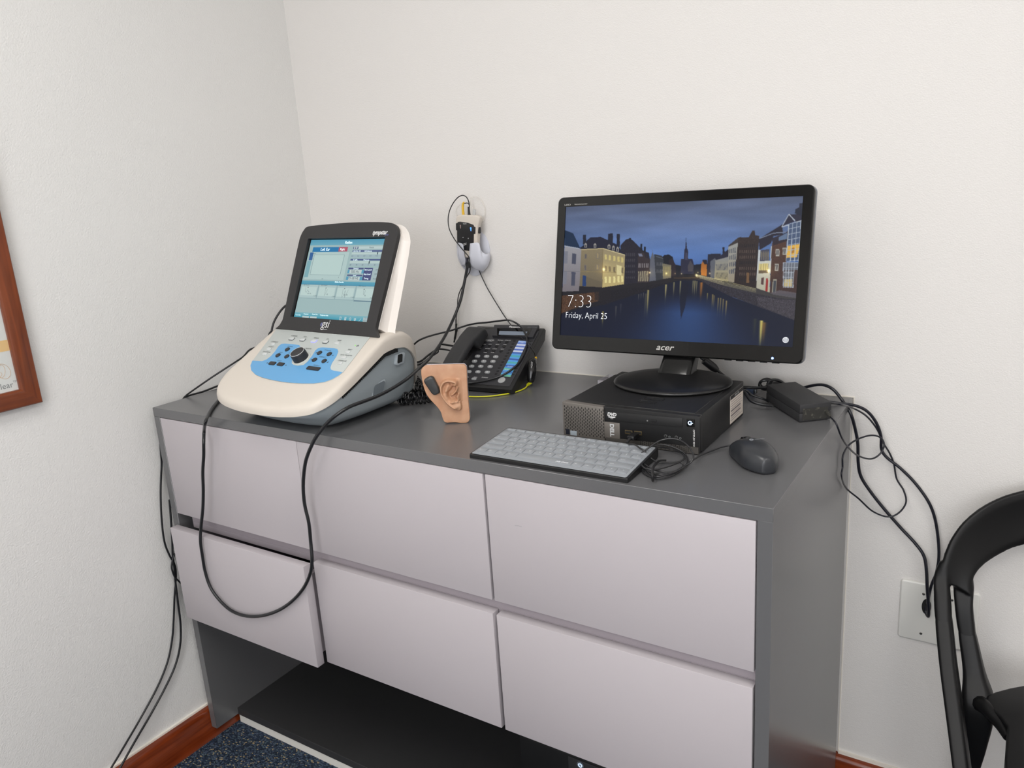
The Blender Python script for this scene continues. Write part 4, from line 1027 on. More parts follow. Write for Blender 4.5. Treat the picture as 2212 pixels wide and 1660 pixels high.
cv.line(*hp(1922, 282), *hp(1985, 172), 2, (170, 178, 190)); cv.line(*hp(1985, 172), *hp(2038, 232), 2.4, (170, 178, 190)); cv.line(*hp(1922, 282), *hp(2100, 225), 2.4, (176, 184, 196))
cv.poly(V((1980, 260), (2095, 232), (2085, 560), (1955, 575)), (72, 88, 118)); cv.poly(V((1970, 445), (2085, 425), (2050, 540), (1960, 545)), (226, 176, 74)); cv.poly(V((1998, 462), (2030, 458), (2026, 505), (1996, 508)), (170, 120, 50))
for i in range(4): cv.line(*hp(1983+i*35, 258-i*8), *hp(1958+i*36, 575), 1.4, (178, 188, 200))
for j in range(7): cv.line(*hp(1980-j*3, 300+j*46), *hp(2092-j*3, 275+j*48), 1.3, (170, 180, 194))
cv.poly(V((1895, 370), (1970, 330), (1965, 385), (1895, 400)), (96, 116, 146)); 
cv.poly(V((1930, 585), (2066, 585), (2062, 650), (1925, 655)), (104, 110, 122)); cv.poly(V((1940, 655), (2030, 655), (2015, 800), (1930, 795)), (104, 108, 116)); cv.poly(V((1942, 730), (2010, 725), (2005, 790), (1938, 790)), (216, 190, 120), 0.8)
for i in range(5): cv.line(*hp(1935+i*24, 585), *hp(1932+i*21, 800), 1.4, (176, 182, 192))
for j in range(6): cv.line(*hp(1932, 585+j*42), *hp(2064-j*8 if j < 2 else 2022, 585+j*42), 1.3, (176, 182, 192))
for x, y in ((1886, 500), (1946, 490), (1878, 625)): cv.poly(V((x-16, y-30), (x+16, y-30), (x+14, y+30), (x-18, y+30)), (170, 168, 160)); cv.poly(V((x-9, y-22), (x+9, y-22), (x+7, y+22), (x-11, y+22)), (70, 64, 70)); cv.line(*hp(x, y-28), *hp(x-1, y+28), 1, (170, 168, 160))
cv.poly(V((1845, 728), (1878, 728), (1868, 845), (1836, 840)), (160, 156, 140)); cv.poly(V((1850, 738), (1872, 738), (1863, 845), (1842, 842)), (66, 70, 78))
# quay, wall and light trails on the right
cv.poly(V((1200, 690), (1330, 725), (1510, 775), (1710, 805), (1830, 845), (2048, 885), (2046, 905), (1900, 890), (1700, 850), (1500, 800), (1300, 745), (1190, 712)), (60, 58, 60))
cv.poly(V((1195, 720), (1300, 745), (1500, 800), (1700, 850), (1900, 890), (2046, 900), (2032, 1080), (1850, 1010), (1640, 930), (1480, 870), (1340, 800), (1235, 745)), (46, 44, 54), tex=0.4, seed=4)
cv.poly(V((1700, 870), (1900, 900), (2046, 905), (2032, 1075), (1860, 1010), (1720, 950)), (70, 66, 74), 0.7, tex=0.45, seed=6)
cv.poly(V((1820, 845), (1900, 820), (2048, 845), (2046, 890), (1850, 858)), (96, 92, 100), 0.8)
for k, (y, al) in enumerate(((700, 0.9), (706, 0.8), (712, 0.6), (718, 0.5))):
    cv.line(*hp(1190, y-14), *hp(1420, y+40+k*5), 1.2, (240, 226, 170), al); cv.line(*hp(1420, y+40+k*5), *hp(1700, y+108+k*4), 1.0, (216, 206, 150), al*0.9)
# far bridge and shore lights
cv.line(*hp(1000, 715), *hp(1220, 712), 2.5, (70, 56, 44)); 
cv.blur(1)
for x, y, r, k in ((412, 640, 20, 1.0), (797, 668, 14, 0.8), (938, 675, 14, 0.7), (1012, 676, 8, 0.6), (1066, 678, 9, 0.7), (1190, 690, 16, 0.9), (1305, 676, 12, 0.7), (1804, 655, 18, 1.0), (1205, 668, 9, 0.6)):
    gx, gy = hp(x, y); cv.glow(gx, gy, r/3.6*0.6, r/3.6*0.6, (190, 170, 110), k*1.1); cv.glow(gx, gy, r*0.9, r*0.8, (60, 46, 20), k*0.5)
# reflections on the water
for x, y0, y1, w_, c_, k in ((935, 775, 890, 8, (206, 190, 120), 0.8), (1003, 755, 860, 6, (190, 176, 110), 0.65), (1058, 745, 860, 6, (200, 190, 120), 0.7), (785, 820, 1010, 9, (200, 182, 110), 0.75), (765, 850, 1040, 9, (150, 136, 92), 0.35),
                             (1165, 745, 850, 5, (190, 176, 112), 0.6), (1180, 745, 860, 5, (206, 190, 120), 0.65), (1196, 748, 850, 5, (190, 176, 112), 0.55), (1235, 760, 880, 12, (196, 122, 48), 0.75), (1286, 850, 905, 4, (200, 180, 90), 0.6), (1330, 860, 960, 6, (200, 170, 90), 0.6),
                             (1342, 870, 960, 5, (190, 160, 80), 0.5), (1378, 890, 1000, 5, (200, 170, 90), 0.6), (1398, 890, 1010, 5, (200, 170, 90), 0.55), (1420, 900, 1020, 5, (200, 170, 90), 0.55), (1447, 915, 1040, 6, (210, 176, 96), 0.6),
                             (405, 1000, 1100, 9, (180, 160, 70), 0.7), (515, 955, 1050, 8, (112, 104, 90), 0.5), (555, 935, 1010, 8, (90, 88, 90), 0.4), (1745, 1085, 1290, 13, (222, 206, 110), 0.9), (1768, 1100, 1260, 16, (190, 130, 50), 0.5), (1690, 1070, 1230, 14, (66, 70, 50), 0.5),
                             (705, 855, 900, 5, (140, 130, 110), 0.5), (725, 850, 895, 4, (130, 122, 104), 0.5), (745, 845, 890, 4, (140, 130, 110), 0.5)):
    ax, ay = hp(x, y0); bx2, by2 = hp(x, y1); cv.streak(ax, ay, by2, w_/3.4, c_, k)
nz = rs.rand(PH2, PW2, 1); cv.a *= 1+0.05*(nz-0.5)
mscr = picture_mesh('screen', cv.lin(0.98), -SW2, -SH2, SW2, SH2, 0.0005, Mm, emis_mat('monitor_screen_glow', 1.0, 0.4, 0.2), mon)
def sc_at(x, y, z=0.0008):
    u, v = hp(x, y); return Mm @ Matrix.Translation((-SW2+2*SW2*u/PW2, SH2-2*SH2*v/PH2, z))
M_TXT = mat('white_display_text', (235, 238, 242), 0.4, emit=(236, 240, 246), strength=0.9)
B().text('7:33', 0.0385, sc_at(100, 910), offset=-0.0013, sx=0.93).build('time_text', M_TXT, mscr, smooth=0)
B().text('Friday, April 25', 0.0182, sc_at(90, 1022), offset=-0.0004, sx=0.86).build('date_text', M_TXT, mscr, smooth=0)
b = B()
Mg = sc_at(1952, 1246)
for k in range(3):
    rx_ = (0.0050, 0.0024, 0.00001)[k]
    b.tube([Mg @ Vector((rx_*math.cos(2*PI*i/24), 0.0050*math.sin(2*PI*i/24), 0)) for i in range(25)], 0.00028, n=4, smooth=False)
for y in (-0.0022, 0.0, 0.0022): b.tube([Mg @ Vector((-0.0050, y, 0)), Mg @ Vector((0.0050, y, 0))], 0.00025, n=4, smooth=False)
b.build('globe_symbol', M_TXT, mscr)
mk = homog([(120, 160), (1995, 62), (1900, 1385), (72, 1250)], [(-0.2593, 0.1545), (0.2553, 0.1538), (0.2553, -0.1651), (-0.259, -0.1596)])
x, y = mk(902, 1257)
B().text('acer', 0.0170, Mm @ Matrix.Translation((x, y, 0.0032)), shear=0.3, align='CENTER', offset=0.0002, sx=1.18).build('maker_lettering', mat('silver_ink', (186, 184, 180), 0.4), mon, smooth=0)
x, y = mk(172, 216)
B().text('LED', 0.0046, Mm @ Matrix.Translation((x, y, 0.0032)), sx=1.9).build('corner_lettering', MATS['silver_ink'], mon, smooth=0)
x, y = mk(244, 212)
B().text('TECHNOLOGY', 0.0030, Mm @ Matrix.Translation((x, y, 0.0032)), sx=1.5).build('corner_lettering', MATS['silver_ink'], mon, smooth=0)
x, y = mk(1692, 1335)
B().prism(circle(x, y, 0.0022, 16), 0.0028, 0.0034, Mm).build('power_lamp', mat('blue_led', (120, 150, 255), 0.4, emit=(120, 160, 255), strength=4.0), mon, smooth=0)
b = B()
for k in range(5): b.box((0.115+k*0.022, -0.1655, -0.006), (0.128+k*0.022, -0.1638, -0.002), Mm)
b.build('buttons', M_BLACK, mon, smooth=0)
# stand
bc = ML @ Vector((1.1795, -0.2480, ZT))
Mb = Matrix.Translation(bc)
M_STAND = mat('satin_black_stand', (24, 24, 25), 0.3)
B().lathe([(0.106, 0.0), (0.1115, 0.0015), (0.1125, 0.0035), (0.1115, 0.0055), (0.105, 0.0072), (0.08, 0.0086), (0.05, 0.0095), (0.03, 0.010), (0.001, 0.010)], 72, Mb, sx=1.0, sy=0.86).build('base', M_STAND, mon, smooth=50)
b = B()
def nr(x0, x1, y0, y1, z, r=0.010): return [(x, y, z) for x, y in rrect(x0, y0, x1, y1, r, 5)]
nx0, nx1 = -0.034, 0.033
nk = ML @ Vector((1.1700, -0.2190, ZT+0.009))
b.loft([nr(nk.x+nx0-0.001, nk.x+nx1+0.001, nk.y+0.002, nk.y+0.052, 0.0075), nr(nk.x+nx0, nk.x+nx1, nk.y+0.0045, nk.y+0.05, 0.012), nr(nk.x+nx0+0.0005, nk.x+nx1-0.0005, nk.y+0.030, nk.y+0.068, 0.036), nr(nk.x+nx0+0.001, nk.x+nx1-0.001, nk.y+0.042, nk.y+0.082, 0.050), nr(nk.x+nx0+0.001, nk.x+nx1-0.001, nk.y+0.056, nk.y+0.095, 0.085)])
b.build('neck', mat('gloss_black_neck', (18, 18, 18), 0.15), mon, smooth=40)

# ------------------------------------------------------------------ keyboard
KX, KY = 0.9435, -0.5885
KW, KD = 0.2970, 0.1235
kb = thing('keyboard', 'compact black keyboard under a grey silicone cover, at the front edge of the cabinet top', 'keyboard', (KX, KY, 0.9))
KA = math.atan2(0.0105, KD)
Mkb = Matrix.Translation((0, 0, 0.0080)) @ Matrix.Rotation(KA, 4, 'X')
side = [(0.0, 0.0), (0.0, 0.0060), (0.001, 0.0076), (KD-0.001, 0.0185), (KD, 0.0175), (KD, 0.004), (KD-0.006, 0.0)]
b = B()
b.loft([[(x, y if not e else 0.002+(y-0.002)*0.985, z if not e else 0.0005+z*0.93) for y, z in side] for x, e in ((0, 1), (0.0012, 0), (KW-0.0012, 0), (KW, 1))])
b.build('base', M_BLACK, kb, smooth=30)
M_COVER = mat('grey_silicone', (136, 140, 145), 0.35, spec=0.4)
cov = B().prism(rrect(0.003, 0.002, KW-0.003, KD-0.0035, 0.003), 0.0, 0.0010, Mkb, bev=0.0006).build('silicone_cover', M_COVER, kb)
M_KEY = mat('grey_silicone_key', (140, 144, 149), 0.36, spec=0.4)
rows_ = [
 (0.0135, [(l, 1) for l in ('Esc', 'F1', 'F2', 'F3', 'F4', 'F5', 'F6', 'F7', 'F8', 'F9', 'F10', 'F11', 'F12', 'Del')], 0.0075),
 (0.0325, [(l, 1) for l in '`1234567890-=']+[('Back', 1.5)], 0.0150),
 (0.0515, [('Tab', 1.5)]+[(l, 1) for l in 'QWERTYUIOP[]\\'], 0.0150),
 (0.0705, [('Caps', 1.75)]+[(l, 1) for l in "ASDFGHJKL;'"]+[('Enter', 1.75)], 0.0150),
 (0.0895, [('Shift', 2.25)]+[(l, 1) for l in 'ZXCVBNM,./']+[('Shift', 2.25)], 0.0150),
 (0.1085, [('Fn', 1), ('Ctrl', 1), ('Win', 1), ('Alt', 1.2), ('', 5.3), ('Alt', 1), ('Ctrl', 1), ('<', 1), ('v', 1), ('>', 1)], 0.0150)]
for dy, ks, kh in rows_:
    tot = sum(k[1] for k in ks); x = 0.0060; full = KW-0.0120
    yk = KD-0.0035-dy+0.0065
    for l, wk in ks:
        wk_ = wk/tot*full
        x0, x1 = x+0.0013, x+wk_-0.0013
        o = B().prism(rrect(x0, yk-kh/2, x1, yk+kh/2, 0.0018, 3), 0.0008, 0.0022, Mkb, bev=0.0006, seg=2).build('key', M_KEY, kb)
        if l:
            one = len(l) == 1
            xt = (x0+(x1-x0)*0.42) if one else x0+0.0025
            B().text(l, 0.0058 if one else 0.0036, Mkb @ Matrix.Translation((xt, yk+0.002 if one else yk, 0.0024))).build('legend', mat('legend_white', (225, 228, 232), 0.5), o, smooth=0)
        else:
            B().text('Jelly Comb', 0.0056, Mkb @ Matrix.Translation((x1-0.028, yk-0.0015, 0.0024)), shear=0.1, offset=0.0002, sx=0.9).build('legend', MATS['legend_white'], o, smooth=0)
        x += wk_
B().box((0.010, KD-0.022, 0.0), (KW-0.010, KD-0.012, 0.004)).build('rear_foot', M_RUBBER, kb, smooth=0)
# ------------------------------------------------------------------ desk telephone
PHY = 0.0659
pdir = Vector((math.cos(PHY), math.sin(PHY), 0)); pbk = Vector((-math.sin(PHY), math.cos(PHY), 0))
PHW = 0.188
PFR = Vector((0.7915, -0.2147, 0.9))
PO = PFR-pdir*PHW
ph = thing('telephone', 'black corded desk telephone with grey number keys and a striped paper label', 'telephone', PO, PHY)
PL = to_local(ph)
FA = math.atan2(0.101, 0.170)
fu = Vector((0, math.cos(FA), math.sin(FA))); fn = Vector((0, -math.sin(FA), math.cos(FA)))
F0 = Vector((0, 0.002, 0.0150))
Mph = Matrix.Translation(F0) @ Matrix(((1, 0, 0, 0), (0, fu.y, fn.y, 0), (0, fu.z, fn.z, 0), (0, 0, 0, 1)))
R3 = Matrix.Rotation(PHY, 3, 'Z')
def face(px, py, h=0.0):
    P = onplane(px, py, PO+R3 @ (F0+fn*h), R3 @ fn); q = PL @ P-F0
    return (q.x, q.dot(fu))
c8 = lambda a, b_, h=0.0: face(920+a/8.193, 680+b_/8.193, h)
prof = [(0.006, 0.0006), (0.001, 0.003), (-0.001, 0.012), (0.002, 0.0150), (0.170, 0.1148), (0.178, 0.1165), (0.183, 0.112), (0.176, 0.090), (0.030, 0.0035), (0.018, 0.0006)]
b = B()
for_r = []
for x, k in ((0.0, 1), (0.0015, 0), (PHW-0.0015, 0), (PHW, 1)):
    for_r.append([(x, y+(0.0012 if k and y < 0.09 else (-0.0012 if k else 0)), z+(-0.0010 if k and z > 0.01 else (0.001 if k else 0))) for y, z in prof])
b.loft(for_r).build('body', M_BLACK, ph, smooth=35)
B().loft([[(x, y, z) for y, z in ((0.060, 0.0004), (0.050, 0.016), (0.160, 0.078), (0.172, 0.078), (0.165, 0.0004))] for x in (0.03, PHW-0.035)]).build('stand', M_BLACK_MATT, ph, smooth=0)
M_PH = mat('phone_black', (40, 40, 44), 0.45, bump=(1400, 0.12, 0.0002))
FL = 0.196   # face length
B().prism(rrect(0.004, 0.004, PHW-0.008, FL-0.006, 0.004), 0.0, 0.0012, Mph, bev=0.0006).build('face_plate', M_PH, ph)
# raised display block
P_ = [c8(*q, 0.006) for q in ((1175, 378), (1895, 405), (2000, 192), (1212, 185))]
blk = B().prism(P_, 0.0, 0.0075, Mph, bev=0.0012).build('display_block', M_PH, ph)
P_ = [c8(*q, 0.0075) for q in ((1262, 372), (1810, 388), (1880, 245), (1262, 240))]
win = B().prism(P_, 0.0074, 0.0079, Mph).build('display_window', M_GLOSS, blk, smooth=0)
P_ = [c8(*q, 0.0079) for q in ((1290, 355), (1762, 368), (1798, 302), (1300, 290))]
B().prism(P_, 0.0079, 0.0081, Mph).build('display', mat('lcd_grey', (118, 128, 142), 0.25), win, smooth=0)
x, y = c8(1475, 215, 0.0078)
B().text('Panasonic', 0.0085, Mph @ Matrix.Translation((x, y, 0.0077)), offset=0.0002).build('maker_lettering', M_WHITE_INK, blk, smooth=0)
x, y = c8(1800, 222, 0.0078)
B().text('KX-T7730', 0.0048, Mph @ Matrix.Translation((x, y, 0.0077)), sx=1.2).build('model_lettering', M_GREY_INK, blk, smooth=0)
# paper label with coloured bands
strip = [((1645, 462), (1800, 470)), ((1310, 1085), (1495, 1105))]
def lab(t):
    (a0, b0), (a1, b1) = strip[0]; (c0, d0), (c1, d1) = strip[1]
    return c8(a0+(c0-a0)*t, b0+(d0-b0)*t, 0.0014), c8(a1+(c1-a1)*t, b1+(d1-b1)*t, 0.0014)
lb = B().prism([lab(1)[0], lab(1)[1], lab(0)[1], lab(0)[0]], 0.0010, 0.0014, Mph).build('paper_label', mat('label_white', (170, 190, 222), 0.5), ph, smooth=0)
cols = [(150, 176, 224), (88, 118, 190), (196, 204, 224), (84, 110, 186), (196, 206, 224), (78, 104, 184), (190, 200, 220), (54, 92, 166), (80, 150, 214), (70, 160, 168), (80, 150, 214), (50, 84, 160), (80, 150, 214), (74, 160, 160), (80, 150, 214), (50, 80, 158), (76, 140, 210), (84, 170, 140), (80, 150, 210), (60, 110, 180), (84, 160, 210), (104, 176, 150)]
nb_ = len(cols)
for k, c_ in enumerate(cols):
    a0, a1 = lab(k/nb_); e0_, e1_ = lab((k+1)/nb_)
    B().prism([e0_, e1_, a1, a0], 0.0014, 0.0016, Mph).build('label_band', mat('label_colour_%d_%d_%d' % c_, c_, 0.5), lb, smooth=0)
for t_, s_ in ((0.70, 'DR JAMES'), (0.79, 'FRONT DESK'), (0.87, 'INTERCOM'), (0.04, 'LINE')):
    (xa, ya2), (xb, yb_) = lab(t_+0.02)
    B().text(s_, 0.0035, Mph @ Matrix.Translation(((xa+xb)/2, (ya2+yb_)/2, 0.0017)), align='CENTER').build('label_text', M_WHITE_INK, lb, smooth=0)
M_SK = mat('soft_black_key', (22, 22, 24), 0.5)
for k in range(12):
    t_ = k/11
    for (a0, b0), (a1, b1) in (((1572, 472), (1245, 1058)), ((1862, 480), (1545, 1070))):
        x, y = c8(a0+(a1-a0)*t_, b0+(b1-b0)*t_)
        B().prism(rrect(x-0.0030, y-0.0018, x+0.0030, y+0.0018, 0.0008, 2), 0.001, 0.0026, Mph, bev=0.0005, seg=1).build('line_key', M_SK, ph)
for lst in (((1305, 490), (1435, 497)), ((1000, 562), (1130, 565), (1258, 570), (1388, 573)), ((948, 640), (1075, 645), (1205, 650), (1335, 655)), ((735, 1148),)):
    for a, b_ in lst:
        x, y = c8(a, b_); B().prism(circle(x, y, 0.0042, 18, ry=0.0036), 0.001, 0.0030, Mph, bev=0.0008).build('function_key', M_SK, ph)
for s_, a, b_, sz in (('ADVANCED', 1125, 460, 0.0050), ('HYBRID SYSTEM', 1115, 478, 0.0024), ('PROGRAM', 1322, 462, 0.0032), ('INTERCOM', 1450, 463, 0.0032), ('AUTO DIAL', 1012, 532, 0.0032), ('CONF', 1140, 533, 0.0032), ('REDIAL', 1272, 537, 0.0032),
                      ('PAUSE', 1400, 540, 0.0032), ('FLASH', 955, 608, 0.0032), ('TRANSFER', 1095, 612, 0.0030), ('ANSWER', 1220, 615, 0.0030), ('MUTE', 1352, 620, 0.0032), ('MODE', 1052, 680, 0.0030), ('STORE', 1182, 682, 0.0030),
                      ('HOLD', 880, 1116, 0.0034), ('SP-PHONE', 1045, 1122, 0.0036), ('MIC', 745, 1112, 0.0034)):
    x, y = c8(a, b_); B().text(s_, sz, Mph @ Matrix.Translation((x, y, 0.0014)), align='CENTER').build('key_caption', M_WHITE_INK, ph, smooth=0)
M_NK = mat('mid_grey_key', (146, 148, 150), 0.4)
kp = [('1', 915, 738), ('2', 1075, 742), ('3', 1237, 748), ('4', 862, 826), ('5', 1025, 829), ('6', 1188, 832), ('7', 810, 915), ('8', 972, 918), ('9', 1138, 923), ('*', 760, 1012), ('0', 922, 1015), ('#', 1088, 1022)]
for s_, a, b_ in kp:
    x, y = c8(a, b_, 0.002)
    o = B().prism(rrect(x-0.0068, y-0.0042, x+0.0068, y+0.0042, 0.0036, 4), 0.001, 0.0036, Mph, bev=0.0010).build('number_key', M_NK, ph)
    B().text(s_, 0.0080, Mph @ Matrix.Translation((x, y, 0.0038)), align='CENTER').build('digit', M_WHITE_INK, o, smooth=0)
x, y = c8(857, 1148); B().prism(rrect(x-0.0066, y-0.0032, x+0.0066, y+0.0032, 0.003, 4), 0.001, 0.0032, Mph, bev=0.0010).build('hold_key', M_NK, ph)
x, y = c8(1345, 1170); B().prism(circle(x, y, 0.0090, 28), 0.001, 0.0028, Mph, bev=0.0010).build('speaker_key', mat('light_grey_key', (160, 161, 162), 0.35), ph)
P_ = [c8(*q) for q in ((690, 583), (875, 583), (893, 548), (705, 548))]
B().prism(P_, 0.001, 0.0016, Mph).build('lamp_strip', mat('pale_strip', (150, 154, 138), 0.4), ph, smooth=0)
b = B()
for k in range(9):
    A_ = c8(690+k*20, 620+k*2); C_ = c8(625+k*12, 790+k*3)
    b.tube([Mph @ Vector((A_[0], A_[1], 0.0014)), Mph @ Vector((C_[0], C_[1], 0.0014))], 0.0006, n=4, smooth=False)
b.build('speaker_grille', M_SK, ph, smooth=0)
# handset, resting on the left of the phone
hp_c = [(1035, 175, 0.040), (960, 190, 0.050), (800, 305, 0.053), (650, 460, 0.052), (530, 630, 0.048), (430, 790, 0.044), (345, 930, 0.040), (290, 1040, 0.034)]
rings = []
M_HS = mat('handset_black', (40, 40, 42), 0.55, bump=(900, 0.2, 0.0003))
npt = len(hp_c)
cen = []
for i, (a, b_, h) in enumerate(hp_c):
    x, y = c8(a, b_, h); cen.append((x, y, h))
ys = [c_[1] for c_ in cen]; xm = sum(c_[0] for c_ in cen[1:-1])/(npt-2)
y_top, y_bot = cen[0][1], cen[-1][1]
HL = 0.205; y_top = min(y_top, FL+0.004)
def hs_ring(s):
    y = y_top-s*HL
    e = min(s, 1-s)
    topz = 0.040+0.012*math.sin(PI*s)-0.012*max(0, (0.05-e)/0.05)
    cup = 1 if e < 0.24 else max(0.0, 1-(e-0.24)/0.07)
    cup = cup*cup*(3-2*cup)
    botz = topz-0.020+(0.0045-(topz-0.020))*cup*0.92
    w_ = 0.0225+0.002*cup-0.005*max(0, (0.03-e)/0.03)
    r = []
    for x_, z_ in rrect(-w_, botz, w_, topz, min(0.0085, (topz-botz)*0.42), 4):
        r.append((xm+x_, y, z_))
    return r
B().loft([hs_ring(s) for s in [0, 0.008, 0.02, 0.04, 0.08, 0.13, 0.18, 0.22, 0.25, 0.27, 0.29, 0.31, 0.34, 0.4, 0.46, 0.5, 0.56, 0.62, 0.66, 0.69, 0.71, 0.73, 0.75, 0.78, 0.82, 0.87, 0.92, 0.96, 0.98, 0.992, 1.0]], Mph).build('handset', M_HS, ph, smooth=60)

# ------------------------------------------------------------------ helpers for cords
def cord(name, pts, r, m, label, cat='cable', group=None, n=8, res=8):
    o = B().tube(pts, r, n=n, res=res).build(name, m, None, smooth=70)
    return tag(o, label, cat, group)
def W(M_, p): return M_ @ Vector(p)

# coiled handset cord: a helix laid in a heap between the console and the phone
def zp(px, py, z): return tuple(onz(px, py, z))
cpath = [zp(893, 812, 0.925), zp(905, 828, 0.915), zp(915, 842, 0.910), zp(900, 852, 0.910), zp(880, 850, 0.910), zp(868, 857, 0.910), zp(866, 866, 0.910), zp(878, 868, 0.910), zp(900, 866, 0.910), zp(925, 864, 0.910), zp(938, 850, 0.912), zp(922, 842, 0.922),
         zp(900, 838, 0.924), zp(880, 840, 0.924), zp(870, 850, 0.924), zp(886, 858, 0.924), zp(908, 856, 0.924), zp(930, 856, 0.922)]
def helix(path, R, turns, m=16):
    P = catmull(path, 24)
    L = [0]
    for a, b_ in zip(P, P[1:]): L.append(L[-1]+(b_-a).length)
    N_ = turns*m; out = []; nrm = Vector((0, 0, 1)); j = 0
    for k in range(N_+1):
        s = L[-1]*k/N_
        while j < len(L)-2 and L[j+1] < s: j += 1
        p = P[j].lerp(P[j+1], (s-L[j])/max(1e-9, L[j+1]-L[j])); t_ = (P[j+1]-P[j]).normalized()
        n_ = (nrm-t_*nrm.dot(t_)).normalized(); b_ = t_.cross(n_)
        a = 2*PI*k/m
        out.append(p+n_*R*math.cos(a)+b_*R*math.sin(a))
    return out
hx_pts = helix(cpath, 0.0066, 58, 14)
o = B().tube(hx_pts, 0.0021, n=6, smooth=False).build('coiled_cord', mat('shiny_black_cord', (18, 18, 20), 0.22), None, smooth=70)
tag(o, 'shiny black coiled telephone cord heaped between the console and the ear model', 'cord')

# ------------------------------------------------------------------ silicone ear model standing on the cabinet
ed = Vector((0.883, 0.469, 0)).normalized(); en = Vector((ed.y, -ed.x, 0))
E0 = Vector((0.8160, -0.4240, 0.9))-ed*0.0500
c6e = lambda a, b_: (880+a/10.375, 770+b_/10.375)
ear = thing('ear_model', 'tan silicone ear display model on a slab standing upright', 'ear model', tuple(E0), math.atan2(ed.y, ed.x))
EL = to_local(ear)
def ep(a, b_, d=0.0):
    P = onplane(*c6e(a, b_), E0+en*d, en); q = EL @ P
    return (q.x, max(0.0, q.z))
Me = Mxz(0.0)    # drawing x, z ; third axis towards the viewer
M_SKIN = mat('tan_silicone', (190, 148, 118), 0.5, mottle=(60, (180, 134, 104), 0.35, 0.7), sss=0.08, bump=(700, 0.15, 0.0003))
outl = [(335, 262), (400, 218), (470, 205), (850, 196), (1225, 186), (1290, 215), (1325, 280), (1338, 600), (1358, 900), (1380, 1150), (1398, 1350), (1393, 1430), (1345, 1488), (1270, 1497), (1190, 1497), (1080, 1487), (960, 1489), (890, 1492), (825, 1468), (782, 1370), (740, 1240), (640, 1110), (500, 960), (420, 840), (360, 680), (322, 500), (305, 330)]
OL = [ep(*q) for q in outl]
OL = [(p.x, max(0.0, p.y)) for p in catmull([(x, z, 0) for x, z in OL+[OL[0]]], 3)[:-1]]
B().prism(OL, -0.0060, 0.0, Me, bev=0.0012, seg=3).build('skin_slab', M_SKIN, ear)
B().prism(inset([p if True else p for p in (OL if sum(OL[i][0]*OL[(i+1)%len(OL)][1]-OL[(i+1)%len(OL)][0]*OL[i][1] for i in range(len(OL))) > 0 else OL[::-1])], 0.0004), -0.0125, -0.0060, Me, bev=0.0).build('white_backing', mat('milky_plastic', (214, 210, 218), 0.35), ear, smooth=0)
# relief of the ear
def seg_d(px, py, pl_):
    best = 1e9; tt = 0
    for i in range(len(pl_)-1):
        ax, ay = pl_[i][:2]; bx_, by = pl_[i+1][:2]
        dx, dy = bx_-ax, by-ay; t_ = max(0, min(1, ((px-ax)*dx+(py-ay)*dy)/(dx*dx+dy*dy)))
        d = math.hypot(px-ax-dx*t_, py-ay-dy*t_)
        if d < best: best = d; tt = (i+t_)/(len(pl_)-1)
    return best, tt
earo = [(735, 720), (738, 650), (775, 575), (835, 522), (920, 498), (1010, 508), (1085, 512), (1135, 535), (1160, 600), (1175, 700), (1185, 800), (1190, 900), (1195, 980), (1215, 1060), (1222, 1130), (1195, 1195), (1130, 1208), (1060, 1172), (960, 1115), (880, 1045), (815, 960), (765, 850)]
def inside(x, y, P):
    c = False
    for i in range(len(P)):
        ax, ay = P[i-1]; bx_, by = P[i]
        if (ay > y) != (by > y) and x < (bx_-ax)*(y-ay)/(by-ay)+ax: c = not c
    return c
C2 = lambda pts: [(p.x, p.y) for p in catmull([(x, y, 0) for x, y in pts], 4)]
helixc = C2([(1050, 660), (1095, 610), (1085, 565), (1010, 545), (920, 533), (845, 560), (790, 625), (768, 715), (790, 830), (848, 940), (925, 1030), (1000, 1090), (1080, 1140)])
anti = C2([(930, 640), (890, 720), (882, 790), (905, 880), (960, 960), (1020, 1000)])
anti2 = C2([(1010, 640), (970, 700), (900, 770)])
concha = C2([(1050, 700), (1000, 770), (945, 820), (955, 900), (1000, 940)])
canal = C2([(1110, 830), (1080, 870), (1030, 900), (1100, 950)])
crus = C2([(1130, 690), (1100, 760), (1040, 830), (985, 860)])
EO = C2(earo+[earo[0]])
G = lambda d, w_: math.exp(-(d/w_)**2)
def hgt(x, y):
    d_o, _ = seg_d(x, y, EO); ins = inside(x, y, EO)
    sd = d_o if ins else -d_o
    right = max(0, min(1, (x-1060)/110.0)) if y < 1000 else 0.0
    wdt = 16+150*right
    k = max(0, min(1, (sd+wdt*0.5)/wdt)); k = k*k*(3-2*k)
    if k <= 0: return 0.0
    h = 7.0
    d, t_ = seg_d(x, y, helixc); h += 6.5*G(d, 34)
    d, _ = seg_d(x, y, anti); h += 4.5*G(d, 42)
    d, _ = seg_d(x, y, anti2); h += 1.5*G(d, 30)
    d, _ = seg_d(x, y, concha); h -= 10.0*G(d, 48)
    d, _ = seg_d(x, y, canal); h -= 8.0*G(d, 34)
    d, _ = seg_d(x, y, [(985, 600), (1020, 640), (1040, 690)]); h -= 4.5*G(d, 36)
    d, _ = seg_d(x, y, [(960, 580), (870, 600), (825, 680), (830, 800)]); h -= 2.5*G(d, 28)
    d, _ = seg_d(x, y, crus); h += 6.5*G(d, 26)
    d, _ = seg_d(x, y, [(1150, 850), (1160, 900), (1170, 940)]); h += 6.0*G(d, 34)
    d, _ = seg_d(x, y, [(1000, 1000), (1060, 985), (1130, 985)]); h += 4.5*G(d, 34)
    d, _ = seg_d(x, y, [(1060, 1060), (1130, 1110)]); h += 4.0*G(d, 66)
    return max(0.2, h)*k
nx_, ny_ = 96, 132
vs = []; 
